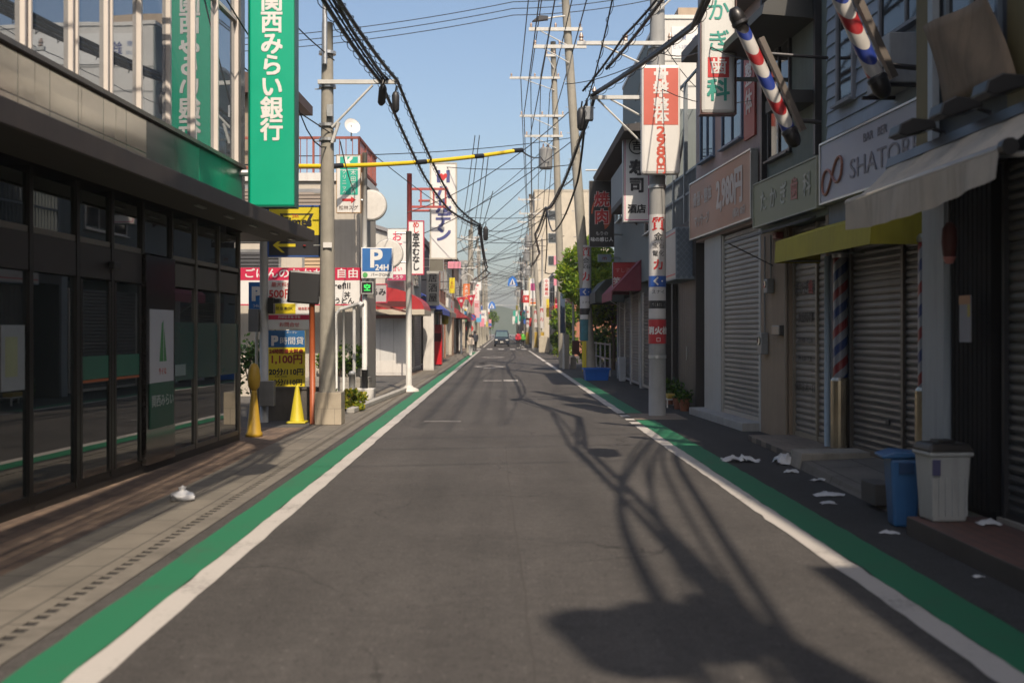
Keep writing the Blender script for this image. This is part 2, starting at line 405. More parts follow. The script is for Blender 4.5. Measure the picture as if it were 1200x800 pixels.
# paving joint down the middle of the road, and repair patches
R = random.Random(3); b = MB(); pts = []
for i in range(160): pts.append((.16 + R.uniform(-.008, .008) + .015 * math.sin(i * .21) - i * .0035, 2 + i * .5))
for (xa, ya), (xb, yb) in zip(pts, pts[1:]): b.quad((xa - .005, ya, .0052), (xa + .005, ya, .0052), (xb + .005, yb, .0052), (xb - .005, yb, .0052))
struct(b.build('road_seam', M('seam', (.062, .056, .052), .9)))
patch_m = asphalt('patched asphalt', (.070, .065, .062))
sheet('road_patch', -1.82, .1, 24.5, 27.2, .0042, patch_m)
sheet('road_patch', .3, 2.25, 30.5, 33.5, .0042, patch_m)
sheet('road_patch', -2.40, 2.25, 56, 57.2, .0042, patch_m)
sheet('concrete_apron', 2.44, 3.4, 20.7, 22.3, .0085, M('apron concrete', (.22, .18, .14), .9, var=.25, bump=.3))
mh = MB().lathe([(.0, 0), (.31, 0)], n=24).build('manhole_cover', M('cast iron', (.07, .062, .058), .6, .5, var=.3, scale=30, bump=.8, bscale=60), loc=(-1.0, 58, .0095))
tag(mh, 'round iron manhole cover set in the road beyond the diamond marking', 'manhole cover')

# ================================================================ bank on the left
P0, P1 = (-4.475, 1.0), (-3.81, 17.0)
bank, L = facade('bank_building', 'dark glass fronted bank with beige upper panels and long flat canopy', 'building', P0, P1)
G = [0, 1.1, 2.2, 3.3, 4.4, 5.5, 6.7, 7.9, 9.0, 10.0, 10.87, 11.77, 12.75, 13.7, 14.72, 15.75]
frame_m = M('dark bronze frame', (.016, .015, .014), .35, .5, var=.1)
brown_m = M('dark brown fascia', (.018, .013, .012), .4, var=.12)
gglass = glass('ground floor glass', (.014, .020, .020), 0, .015, .012)
gglass.node_tree.nodes['Principled BSDF'].inputs['IOR'].default_value = 2.15
uglass = glass('tinted mirror glass', (.30, .33, .36), .72, .02, .02)
tilem = tiles('beige cladding panels', (.58, .54, .45), (.54, .50, .42), (.20, .18, .15), .62, .60, .10, .008, 'xz', .15, var=.08, offset=0)
tilem.node_tree.nodes['Principled BSDF'].inputs['Metallic'].default_value = .6
darkclad_refl = M('dark cladding and painted reflection', (.12, .122, .12), .18, .5, var=.1)
B(.02, 15.98, .30, 9, 0, 8.3).build('wall', M('bank side wall', (.045, .043, .04), .7, var=.2, grime=.3), bank)
B(-.05, 16.05, -.02, 9.05, 8.3, 8.55).build('roof', M('bank roof', (.3, .29, .27), .8), bank)
B(0, 15.8, .05, .32, 0, .10).build('plinth', M('bank plinth', (.025, .023, .021), .5, grime=.2), bank)
for i in range(len(G) - 1):
    x0, x1 = G[i] + .03, G[i + 1] - .03
    if i == 11:
        pn = B(x0 - .03, x1 + .03, .0, .29, .101, 2.47).build('stone_panel', M('polished black stone', (.02, .018, .017), .12, var=.3, scale=20), bank)
        B(x0, x1, .062, .08, 2.50, 2.99).build('transom_pane', gglass, bank)
        continue
    B(x0, x1, .062, .08, .14, 2.13).build('glass_pane', gglass, bank)
    B(x0, x1, .062, .08, 2.50, 2.99).build('transom_pane', gglass, bank)
fr_light = M('satin frame', (.13, .12, .105), .4, .6, var=.08)
for i, x in enumerate(G):
    far = i >= 12; w = .036 if not far else .028
    if i in (11, 12):
        B(x - w, x + w, .03, .29, 2.48, 3.06).build('mullion', frame_m, bank); continue
    B(x - w, x + w, .03, .29, .101, 3.06).build('mullion', fr_light if far else frame_m, bank)
for a, c, m, m2 in ((0, 11.72, brown_m, frame_m), (12.80, 15.75, fr_light, fr_light)):
    for i in range(len(G) - 1):
        x0, x1 = G[i] + .05, G[i + 1] - .05
        if x0 < a - .1 or x1 > c + .1: continue
        B(x0, x1, .035, .28, 2.14, 2.47).build('fascia_panel', m, bank) if m is brown_m else B(x0, x1, .05, .28, 2.16, 2.44).build('fascia_panel', m, bank)
        B(x0, x1, .04, .28, 2.475, 2.53).build('transom_rail', M('pale rail', (.3, .27, .23), .4, .4), bank)
        B(x0, x1, .04, .28, .102, .16).build('bottom_rail', m2, bank)
# automatic doors with the green safety band
for x0, x1 in ((10.05, 10.82), (10.92, 11.70)):
    d = B(x0, x1, .045, .058, .165, 2.12).build('door', gglass, bank)
    B(x0 + .005, x1 - .005, .038, .0445, 1.13, 1.36).build('safety_band', M('green film', (.02, .16, .10), .5), d)
    B(x0 + .005, x1 - .005, .038, .0445, 1.10, 1.125).build('safety_line', M('orange film', (.5, .12, .03), .5), d)
    f = MB().box(x0, x0 + .05, .03, .0445, .165, 2.12).box(x1 - .05, x1, .03, .0445, .165, 2.12)
    f.build('door_stile', frame_m, d)
B(10.75, 10.95, -.03, .03, 2.25, 2.33).build('door_sensor', black, bank, bevel=.01)
for i in (12, 13, 14):
    B(G[i] + .05, G[i + 1] - .05, .052, .0615, 1.0, 1.72).build('green_film', M('translucent green film', (.015, .085, .07), .25), bank)
B(12.86, 13.3, .048, .0515, 1.06, 1.2).build('sticker', M('pale film', (.25, .33, .32), .5), bank)
for x0, x1, z0, z1, c in ((8.02, 8.42, 1.1, 1.66, (.30, .33, .35)), (8.50, 8.92, 1.1, 1.66, (.34, .36, .36)), (7.2, 7.7, 1.1, 1.7, (.3, .3, .3))):
    p = B(x0, x1, .053, .0615, z0, z1).build('paper_notice', M('paper %.2f' % x0, c, .7), bank)
    B(x0 + .06, x1 - .14, .050, .0525, z0 + .12, z1 - .1).build('print', M('pale print', (.36, .38, .22), .7), p)
# poster on the stone panel: white with a green leaf mark, green foot with lettering
po = B(11.86, 12.66, -.012, -.003, 1.02, 1.86).build('poster', M('poster white', (.58, .58, .60), .5, var=.05), bank)
B(11.86, 12.66, -.016, -.002, .50, 1.015).build('poster_foot', M('poster green', (.01, .10, .06), .5, var=.05), po)
m = MB()
m.add([(12.16, -.0135, 1.26), (12.29, -.0135, 1.26), (12.30, -.0135, 1.74), (12.24, -.0135, 1.70)], [(0, 1, 2, 3)])
m.add([(12.31, -.0135, 1.26), (12.41, -.0135, 1.26), (12.32, -.0135, 1.66)], [(0, 1, 2)])
m.build('leaf_mark', M('leaf green', (.05, .25, .07), .5), po)
lettering(po, 'りそな', .09, 12.27, 1.14, M('pale red', (.55, .13, .10), .5), -.014)
lettering(po, '関西みらい', .15, 12.27, .80, M('poster letter', (.5, .55, .52), .5), -.018)
# canopy
can = M('canopy metal', (.080, .064, .056), .5, .2, var=.3, scale=1.4, grime=.5)
MB().box(-.0, 17.55, -.66, -.0, 3.08, 3.11).build('canopy_soffit', M('canopy soffit', (.06, .056, .05), .7, var=.15, grime=.25), bank)
B(0, 17.56, -.70, -.662, 3.06, 3.25).build('canopy_fascia', can, bank, bevel=.006)
B(0, 17.54, -.66, .0, 3.112, 3.235).build('canopy_roof', can, bank)
B(17.5, 17.56, -.66, .6, 3.075, 3.24).build('canopy_end', can, bank)
B(15.99, 17.50, .0, .6, 3.08, 3.235).build('canopy_corner', can, bank)
for x in (12.2, 13.4, 14.6, 15.8, 16.9): B(x, x + .35, -.45, -.40, 3.06, 3.079).build('soffit_light', M('lamp strip', (.4, .4, .38), .4), bank)
# upper storey: cladding panels, tall windows in white frames
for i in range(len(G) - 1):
    m = tilem if G[i] < 11.7 else darkclad_refl if G[i] < 13.5 else green  # middle panels darker: a reflection of dark buildings put into their colour
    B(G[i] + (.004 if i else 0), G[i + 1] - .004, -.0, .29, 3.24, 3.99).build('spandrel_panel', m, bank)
B(15.754, 15.98, .02, .29, 3.24, 8.3).build('corner_panel', darkclad_refl, bank)
B(0, 15.80, -.05, .29, 3.992, 4.04).build('window_sill', M('sill metal', (.16, .14, .12), .4, .5), bank)
mul = M('cream window frame', (.74, .68, .62), .45, var=.05)
for i in range(len(G) - 1):
    x0, x1 = G[i] + .05, G[i + 1] - .05
    w = B(x0, x1, .10, .13, 4.05, 8.28).build('window', uglass, bank)
    B(x0, x1, .06, .14, 6.15, 6.20).build('window_rail', mul, w)
for i, x in enumerate(G):
    if i in (8, 9, 10):
        for s in (-.075, .045): B(x + s, x + s + .03, .055, .29, 4.041, 8.29).build('mullion', mul, bank)
    else: B(x - .024, x + .024, .05, .29, 4.041, 8.29).build('mullion', mul, bank)
MB().tube([(15.75, -.32, 4.15), (15.75, -.32, 4.62)], .10, 16).build('sign_bracket', alu, bank, smooth=True)

# tall green bank sign at the far corner
sg = sign('bank_sign', 'tall bright green vertical bank sign with white characters', (-3.33, 16.6, 3.42), .66, 5.6, .26, M('green sign face', (.0, .40, .23), .35, var=.05, scale=1.5), frame=M('green sign edge', (.012, .10, .07), .4), fw=.012, r=.03,
          texts=[('関西みらい銀行', .335, 0, 2.02, cleanwhite, dict(vert=True, pitch=.93, bold=.02))],
          rails=[((-.33, .0, .5), (-.52, 0, .5), .05), ((-.33, 0, 3.8), (-.52, 0, 3.8), .05)])
# ================================================================ right side, from the camera outwards
shut_m = M('shutter grey', (.30, .30, .29), .45, .3, var=.1, grime=.35)
shut_d = M('shutter dark grey', (.085, .088, .09), .45, .3, var=.12, grime=.3)
shut_b = M('shutter beige', (.27, .25, .23), .5, .2, var=.1, grime=.35)
def shutter(parent, x0, x1, z0, z1, y, m, pitch=.075, guide=None, mid=()):
    s = MB().ribs(x0, x1, z0 + .06, z1, y, pitch).build('shutter', m, parent)
    B(x0, x1, y - .012, y + .02, z0, z0 + .07).build('bottom_bar', guide or alu, s)
    for x in (x0, x1, *mid):
        a, c = (x - .045, x) if x == x0 else (x, x + .045) if x == x1 else (x - .03, x + .03)
        B(a, c, y - .03, y + .05, z0, z1).build('guide_rail', guide or alu, s)
    return s
def window(parent, x0, x1, z0, z1, y, fm, gm, bars=1, sill=True, fw=.05):
    f = MB(); d = y - .04
    f.box(x0 - fw, x1 + fw, d, y + .03, z1, z1 + fw).box(x0 - fw, x1 + fw, d, y + .03, z0 - fw, z0).box(x0 - fw, x0, d, y + .03, z0, z1).box(x1, x1 + fw, d, y + .03, z0, z1)
    for k in range(1, bars + 1):
        x = x0 + (x1 - x0) * k / (bars + 1); f.box(x - fw * .4, x + fw * .4, d + .005, y + .03, z0, z1)
    w = f.build('window', fm, parent)
    B(x0, x1, y - .012, y - .004, z0, z1).build('pane', gm, w)
    if sill: B(x0 - fw * 1.5, x1 + fw * 1.5, y - .1, y, z0 - fw - .03, z0 - fw - .002).build('sill', fm, w)
    return w
winglass = glass('shop window glass', (.03, .035, .04), .25, .04)

# ---- awning shop: white pillar, black louvre, grey shutter, charcoal upper front
shopA, LA = facade('awning_shop', 'dark shop with pale corner pillar, black grille, grey shutter and retractable awning', 'building', (3.74, 10.1), (3.90, .5))
wallA = M('blue grey wall', (.10, .115, .135), .7, var=.15, grime=.3)
MB().box(0, LA, .32, 8, 0, 2.95).box(0, LA, 0, 8, 2.951, 6.2).box(0, .02, .0, .32, 0, 2.95).build('wall', wallA, shopA)
B(-.1, LA, -.12, 8.1, 6.2, 6.35).build('roof', M('dark roof', (.08, .08, .085), .7), shopA)
B(.03, .50, -.02, .318, .0, 2.948).build('pillar', M('pale blue grey pillar', (.36, .40, .43), .55, var=.08, grime=.35), shopA)
lou = MB()
for k in range(9): lou.box(.56 + k * .085, .625 + k * .085, .02, .12, .2, 2.9)
lou.box(.52, 1.34, .04, .1, .15, .22).box(.52, 1.34, .13, .2, .15, 2.94)
lou.build('louvre', M('black louvre', (.012, .012, .013), .75, var=.1, spec=.15), shopA)
shutter(shopA, 1.42, 4.5, .16, 2.90, .10, shut_d, guide=darksteel)
shutter(shopA, 4.62, 7.6, .16, 2.90, .10, shut_d)
B(4.55, 4.57, .0, .3, .16, 2.9).build('post', darksteel, shopA)
oli = M('olive pilaster', (.20, .155, .06), .7, var=.12, grime=.3)
for a in (.0, 1.75, 3.6, 5.6, 7.6): B(a, a + .32, -.06, -.002, 3.0, 6.18).build('pilaster', oli, shopA)
for a in (.5, 2.25, 4.1): window(shopA, a + .1, a + 1.0, 3.5, 5.6, -.0, M('blue grey frame', (.22, .26, .30), .5), winglass, 1)
B(.36, .46, -.10, -.04, 3.1, 6.15).build('downpipe', M('pale pipe', (.40, .44, .47), .5), shopA)
shutter_box = B(1.6, 7.7, -.06, -.003, 2.90, 3.02).build('shutter_box', darksteel, shopA)
# retractable awning fixed over the front
aw, _ = facade('retractable_awning', 'weathered white retractable awning with drooping valance over the dark shop', 'awning', (3.74, 10.1), (3.90, .5))
fab = M('awning canvas', (.60, .52, .42), .85, var=.14, scale=2, bump=.2, grime=.45)
MB().prism([(-.32, 3.06), (-.30, 3.14), (-.20, 3.17), (-.20, 3.02), (-.26, 3.0)], 'x', -.05, 4.7).build('cassette', M('awning cassette', (.05, .052, .058), .4, .3), aw)
vs, fs = [], []
for i in range(13):
    for j in range(5):
        x = .0 + 3.0 * i / 12; t = j / 4
        vs.append((x, -.31 - .34 * t, 3.055 - .30 * t - .025 * math.sin(math.pi * t) + .006 * math.sin(i * 1.9)))
for i in range(12):
    for j in range(4): a = i * 5 + j; fs.append((a, a + 1, a + 6, a + 5))
MB().add(vs, fs).build('canvas', fab, aw, smooth=True)
MB().tube([(-.02, -.66, 2.745), (3.02, -.66, 2.745)], .035, 12).build('front_bar', M('ivory bar', (.42, .40, .36), .4), aw, smooth=True)
vs, fs = [], []
for i in range(33):
    x = .0 + 3.0 * i / 32; wv = .012 * math.sin(i * 1.3) + .02 * math.sin(i * .37)
    dr = .20 + .06 * math.sin(i * .1 + .4)
    for j in range(4): vs.append((x, -.68 + wv * (j / 3) - .012, 2.73 - dr * j / 3))
for i in range(32):
    for j in range(3): a = i * 4 + j; fs.append((a, a + 1, a + 5, a + 4))
MB().add(vs, fs).build('valance', fab, aw, smooth=True)
for x in (.1, 2.8): MB().tube([(x, -.0, 2.72), (x + .25, -.33, 2.70), (x, -.64, 2.74)], .022, 8).build('folding_arm', alu, aw)
MB().tube([(3.02, -.66, 2.745), (3.09, -.66, 2.745)], .055, 10).build('end_cap', black, aw)
for i, (x, lab) in enumerate(((.75, 'black awning floodlight nearest the pale corner pillar'), (1.6, 'black floodlight in the middle of the awning lamp row'), (2.35, 'black awning floodlight under the hanging beige cloth'))):
    t = thing('floodlight', lab, 'floodlight', aw.matrix_world @ Vector((0, 0, 0)), 0, 'floodlights along the awning')
    t.location = Vector((3.74 + .0167 * x, 10.1 - x, 3.19)) + Vector((-.12, 0, 0)); t.rotation_euler = aw.rotation_euler
    MB().tube([(0, 0, -.03), (0, 0, .05), (0, -.12, .09)], .018, 8).build('stem', darksteel, t)
    MB().prism([(-.42, .02), (-.40, .10), (-.30, .15), (-.12, .13), (-.10, .07), (-.36, .0)], 'x', -.12, .12).build('housing', black, t, bevel=.012)
    MB().prism([(-.425, .015), (-.405, .03), (-.13, .068), (-.13, .055)], 'x', -.115, .115).build('lens', M('lamp glass', (.12, .12, .11), .15), t)
# beige cloth banner
vs, fs = [], []
c00, c10, c11, c01 = Vector((3.60, 9.26, 3.43)), Vector((3.62, 8.02, 3.36)), Vector((3.60, 8.45, 4.12)), Vector((3.56, 9.62, 4.18))
for i in range(11):
    for j in range(9):
        u, v = i / 10, j / 8
        p = (c00 * (1 - u) + c10 * u) * (1 - v) + (c01 * (1 - u) + c11 * u) * v
        p.x += .03 * math.sin(u * 7 + v * 3); p.z += .03 * math.sin(u * math.pi) * (v - .5) * -1
        vs.append(p)
for i in range(10):
    for j in range(8): a = i * 9 + j; fs.append((a, a + 1, a + 10, a + 9))
o = MB().add(vs, fs).build('cloth_banner', M('beige banner cloth', (.30, .215, .14), .9, var=.18, scale=3, grime=.45), smooth=True)
o.modifiers.new('solidify', 'SOLIDIFY').thickness = .006
tag(o, 'crumpled beige cloth banner hanging askew above the awning floodlights', 'banner')
lan = thing('hanging_lantern', 'dark red paper lantern hanging on the black louvre', 'lantern', (3.60, 9.15, 2.18))
MB().lathe([(.025, 0), (.05, .04), (.062, .14), (.056, .25), (.025, .30)], n=18).build('shade', M('lantern red', (.10, .02, .018), .6, var=.3), lan, smooth=True)
MB().lathe([(.03, -.03), (.05, .02), (.05, .025)], n=18).build('base_ring', M('lantern pink', (.5, .2, .18), .6), lan)
MB().tube([(0, 0, .30), (0, 0, .50)], .012, 6).build('cord', black, lan)
nb = thing('notice_board', 'small white paper notice with coloured heading hung on the black louvre', 'notice', (3.69, 9.05, 1.52), math.atan2(-9.6, .16))
B(-.09, .11, -.012, .0, 0, .37).build('paper', M('dull paper', (.33, .33, .36), .7), nb)
B(-.09, .11, -.016, -.011, .30, .37).build('heading', M('orange heading', (.5, .25, .12), .6), nb)
B(.07, .11, -.0165, -.0115, .2, .298).build('corner_print', M('yellow print', (.5, .4, .1), .6), nb)

stp = B(0, .62, -4.0, 0, 0, .15).build('front_step', tiles('red step tiles', (.17, .085, .065), (.13, .07, .055), (.07, .06, .055), .2, .1, .7, .006, 'yx', .3), loc=(3.19, 8.97, 0.0), bevel=.008)
tag(stp, 'low reddish brown tiled step in front of the dark shop', 'step')
stp2 = B(0, .28, -4.0, .9, 0, .18).build('door_sill', concrete, loc=(3.81, 8.97, 0.0))
tag(stp2, 'narrow concrete sill under the black louvre and grey shutter', 'sill')

# ---- bins and litter
wb = thing('waste_bin', 'large white grey plastic rubbish bin with brown lid standing on the tiled step', 'bin', (3.41, 8.80, .151), RAD(4))
def frustum(w0, d0, w1, d1, z0, z1):
    b = MB(); a = lambda w, d, z: [(-w/2, -d/2, z), (w/2, -d/2, z), (w/2, d/2, z), (-w/2, d/2, z)]
    return b.add(a(w0, d0, z0) + a(w1, d1, z1), [(3, 2, 1, 0), (4, 5, 6, 7), (0, 1, 5, 4), (1, 2, 6, 5), (2, 3, 7, 6), (3, 0, 4, 7)])
frustum(.27, .25, .32, .30, 0, .52).build('body', M('bin grey', (.47, .48, .47), .5, var=.1, grime=.3), wb, bevel=.02)
frustum(.345, .325, .35, .33, .50, .535).build('rim', M('bin grey', (.47, .48, .47), .5), wb, bevel=.012)
lid = frustum(.36, .34, .30, .27, .537, .60).build('lid', M('bin lid brown', (.034, .03, .027), .5, var=.2, grime=.2), wb, bevel=.018)
B(-.07, .07, -.08, .08, .60, .62).build('handle', M('bin lid brown', (.034, .03, .027), .5), lid, bevel=.01)
B(-.15, -.09, -.162, -.148, .36, .48).build('label', M('bin label', (.1, .1, .2), .5), wb)
bb = thing('waste_bin', 'slim blue plastic bin with overhanging blue lid beside the white grey bin', 'bin', (3.31, 9.4, .006), RAD(-6))
bbm = M('bin blue', (.03, .14, .34), .45, var=.12, grime=.25)
frustum(.19, .22, .25, .28, 0, .56).build('body', bbm, bb, bevel=.025)
lid = MB().prism([(-.19, .56), (-.20, .585), (-.08, .625), (.13, .61), (.14, .57)], 'y', -.15, .15).build('lid', bbm, bb, bevel=.015)
B(-.06, .06, -.152, -.132, .44, .53).build('handle', M('bin blue dark', (.015, .06, .16), .5), bb)
def crumple(name, label, cat, loc, w, d, h, m, seed, group=None, sub=10):
    R = random.Random(seed); vs, fs = [], []
    for i in range(sub):
        for j in range(sub):
            u, v = i / (sub - 1) * 2 - 1, j / (sub - 1) * 2 - 1
            k = max(0, 1 - (u * u + v * v) * .55)
            vs.append((u * w / 2 * (1 + R.uniform(-.22, .22)), v * d / 2 * (1 + R.uniform(-.3, .3)), .004 + h * 1.7 * k * R.uniform(.0, 1.0)))
    for i in range(sub - 1):
        for j in range(sub - 1): a = i * sub + j; fs.append((a, a + sub, a + sub + 1, a + 1))
    o = MB().add(vs, fs).build(name, m, loc=loc, smooth=True); o.rotation_euler.z = R.uniform(-.6, .6)
    return tag(o, label, cat, group)
litter = M('white litter', (.72, .73, .74), .6, var=.08)
crumple('torn_paper', 'long torn heap of white tissue lying on the green lane edge', 'litter', (2.93, 14.0, .008), .42, .18, .06, litter, 1, 'litter on the asphalt')
crumple('torn_paper', 'crumpled white plastic bag lying against the concrete step block', 'litter', (3.42, 13.75, .006), .22, .26, .11, litter, 2, 'litter on the asphalt')
crumple('torn_paper', 'folded scrap of white paper beside the plastic bag', 'litter', (3.28, 12.9, .006), .16, .09, .03, litter, 3, 'litter on the asphalt', 6)
crumple('torn_paper', 'thin curled strip of white paper before the ramp', 'litter', (3.40, 12.2, .006), .17, .07, .025, litter, 4, 'litter on the asphalt', 6)
crumple('torn_paper', 'spread sheet of white paper with ragged corners out on the dark asphalt', 'litter', (3.18, 11.1, .006), .28, .14, .03, litter, 5, 'litter on the asphalt', 8)
crumple('torn_paper', 'small greyish scrap of paper near the ragged sheet', 'litter', (3.03, 10.55, .006), .14, .09, .02, litter, 6, 'litter on the asphalt', 6)
crumple('torn_paper', 'tiny white scrap at the foot of the blue bin', 'litter', (3.06, 9.0, .006), .15, .07, .02, litter, 7, 'litter on the asphalt', 6)
crumple('torn_paper', 'flattened white wrapper on the tiled step beside the white grey bin', 'litter', (3.66, 8.55, .155), .16, .12, .03, litter, 8, 'litter on the asphalt', 7)
crumple('torn_paper', 'speck of white paper lying alone between green lane and tiled step', 'litter', (3.10, 7.4, .006), .07, .06, .015, litter, 9, 'litter on the asphalt', 5)
bag = thing('plastic_bag', 'knotted white plastic bag left on the paving by the glass front', 'bag', (-3.02, 10.75, .010))
R = random.Random(4); vs, fs = [], []
prof = [(.07, 0), (.115, .02), (.12, .045), (.095, .07), (.045, .09), (.018, .10), (.03, .12), (.035, .135)]
for r, z in prof:
    for k in range(14): a = 2 * math.pi * k / 14; q = r * R.uniform(.72, 1.25); vs.append((q * math.cos(a), q * .85 * math.sin(a), z * R.uniform(.85, 1.1)))
for i in range(len(prof) - 1):
    for k in range(14): fs.append((i * 14 + k, i * 14 + (k + 1) % 14, (i + 1) * 14 + (k + 1) % 14, (i + 1) * 14 + k))
MB().add(vs, fs).build('sack', M('bag white', (.75, .76, .78), .35, var=.05), bag, smooth=True)
MB().lathe([(.020, .092), (.024, .10), (.020, .108)], n=10).build('knot', cleanwhite, bag)

# ---- barber shop
PB0, PB1 = (4.34, 15.1), (4.64, 10.15)
barb, LB = facade('barber_shop', 'barber shop with pale blue clapboard upper floor and ribbed shutters', 'building', PB0, PB1)
clap = M('pale blue clapboard', (.38, .46, .56), .6, var=.08, grime=.2)
MB().box(0, LB, .30, 9, 0, 2.98).box(0, LB, .0, 9, 2.985, 6.6).box(0, .16, .0, .3, 0, 2.98).box(3.15, LB, .0, .3, 0, 2.98).build('wall', M('barber wall', (.20, .22, .25), .7, var=.12, grime=.3), barb)
cb = MB()
for k in range(14):
    z = 4.14 + k * .175; cb.prism([(-.002, z), (-.035, z + .003), (-.012, z + .172), (-.002, z + .172)], 'x', .0, LB)
cb.build('clapboard_siding', clap, barb)
B(-.1, LB + .05, -.3, 9, 6.6, 6.76).build('roof', M('barber roof', (.16, .17, .19), .7), barb)
window(barb, 1.9, 3.3, 5.0, 6.5, -.035, M('grey frame', (.25, .27, .3), .5), winglass, 1)
window(barb, .5, 1.0, 4.55, 5.9, -.035, M('grey frame', (.25, .27, .3), .5), winglass, 0)
shutter(barb, .72, 2.95, .10, 2.95, .06, M('shutter iron grey', (.15, .147, .147), .42, .35, var=.12, grime=.4), .08, M('bronze guide', (.16, .14, .12), .5, .4), mid=(2.28,))
B(.70, 3.0, .03, .3, .0, .098).build('threshold', concrete, barb)
bs = sign('barber_sign', 'pale lilac barber fascia sign with an entwined loop mark', (0, 0, 0), 4.35, .76, .10, M('lilac sign', (.40, .41, .50), .45, var=.05), frame=alu, fw=.025, r=.008,
          texts=[('BAR', .15, -.52, .60, M('grey lettering', (.16, .15, .19), .5), dict(bold=.0, sx=1.15)), ('BER', .15, -.10, .60, M('grey lettering', (.16, .15, .19), .5), dict(bold=.0, sx=1.15)), ('SHATORE', .34, -.10, .28, M('grey lettering', (.16, .15, .19), .5), dict(bold=.004, sx=1.38))])
dv = (Vector(PB1) - Vector(PB0)).normalized()
def onfront(p0, d, x, y, z): n = Vector((d.y, -d.x)); q = Vector(p0) + d * x + n * (-y) * 1; return (q.x, q.y, z)
rzB = math.atan2(dv.y, dv.x)
q = Vector(PB0) + dv * 2.22 + Vector((dv.y, -dv.x)) * .075
bs.location = (q.x, q.y, 3.30); bs.rotation_euler.z = rzB
loop = MB(); pts = []
for k in range(49):
    a = 2 * math.pi * k / 48; dn = 1 + math.sin(a) ** 2
    pts.append((-1.72 + .36 * math.cos(a) / dn, -.062, .30 + .36 * 1.2 * math.sin(a) * math.cos(a) / dn + .09 * math.cos(a) / dn))
loop.tube(pts, .018, 6); loop.build('loop_mark', M('copper mark', (.42, .20, .15), .45, .2), bs)
# yellow box awning
ya, _ = facade('box_awning', 'mustard yellow box awning over the barber shutters', 'awning', PB0, PB1)
ylw = M('mustard canvas', (.44, .37, .03), .75, var=.14, scale=1.2, bump=.15, grime=.3)
MB().prism([(-.003, 3.02), (-.62, 2.82), (-.635, 2.53), (-.62, 2.53), (-.605, 2.80), (-.003, 2.98)], 'x', -.32, 3.05).build('canopy', ylw, ya)
for x in (-.32, 3.044): MB().prism([(-.003, 3.0), (-.615, 2.81), (-.63, 2.53), (-.003, 2.53)], 'x', x, x + .006).build('side_panel', ylw, ya)
for x in (-.28, 1.3, 2.98): MB().tube([(x, -.02, 2.56), (x, -.60, 2.56)], .012, 6).build('rib', steel, ya)
# striped barber columns either side of the shutter
def helix(name, r, z0, z1, turns, cols, parent, n=64, rows=56, ph=0.0):
    me = MB(); vs = []
    for j in range(rows + 1):
        for k in range(n): a = 2 * math.pi * (k / n - turns * j / rows); vs.append((r * math.cos(a), r * math.sin(a), z0 + (z1 - z0) * j / rows))
    me.v = vs
    for j in range(rows):
        for k in range(n):
            t = (k / n + ph) % 1.0
            me.f.append([j * n + k, j * n + (k + 1) % n, (j + 1) * n + (k + 1) % n, (j + 1) * n + k]); me.m.append(cols(t))
    return me.build(name, [M('column white', (.27, .28, .31), .35, var=.1), M('column red', (.24, .025, .03), .35, var=.1), M('column blue', (.025, .05, .17), .35, var=.1)], parent, smooth=True)
swirl = lambda t: 1 if t < .2 else 0 if t < .32 else 2 if t < .52 else 0 if t < .64 else (1 if t < .7 else 0 if t < .8 else 2)
swirl2 = lambda t: (0, 1, 0, 2)[int(t * 4) % 4]
for x, lab in ((.52, 'red white and blue striped column on steel base at the shutter edge by the dental wall'), (3.08, 'striped barber column squeezed in beside the pale corner pillar')):
    q = Vector(PB0) + dv * x + Vector((dv.y, -dv.x)) * .03
    t = thing('barber_column', lab, 'barber pole', (q.x, q.y, .1), 0, 'striped columns beside the barber shutter')
    helix('striped_tube', .095, .92, 2.45, -3.2, swirl2, t)
    MB().lathe([(.11, .0), (.125, .02), (.125, .88), (.10, .919)], n=24).build('base', M('stainless', (.42, .36, .27), .25, .9, var=.2), t, smooth=False)
    MB().lathe([(.105, 2.45), (.11, 2.50), (.08, 2.54)], n=24).build('cap', alu, t)
for x in (.12, 3.22):
    q = Vector(PB0) + dv * x + Vector((dv.y, -dv.x)) * .06
    o = MB().tube([(0, 0, 0), (0, 0, 2.5)], .04, 10).build('drain_pipe', M('light blue pipe', (.36, .45, .52), .5, grime=.2), loc=(q.x, q.y, .1), smooth=True)
    tag(o, 'light blue drain pipe beside the striped column ' + ('next to the dental shutter' if x < 1 else 'next to the pale corner pillar'), 'pipe')
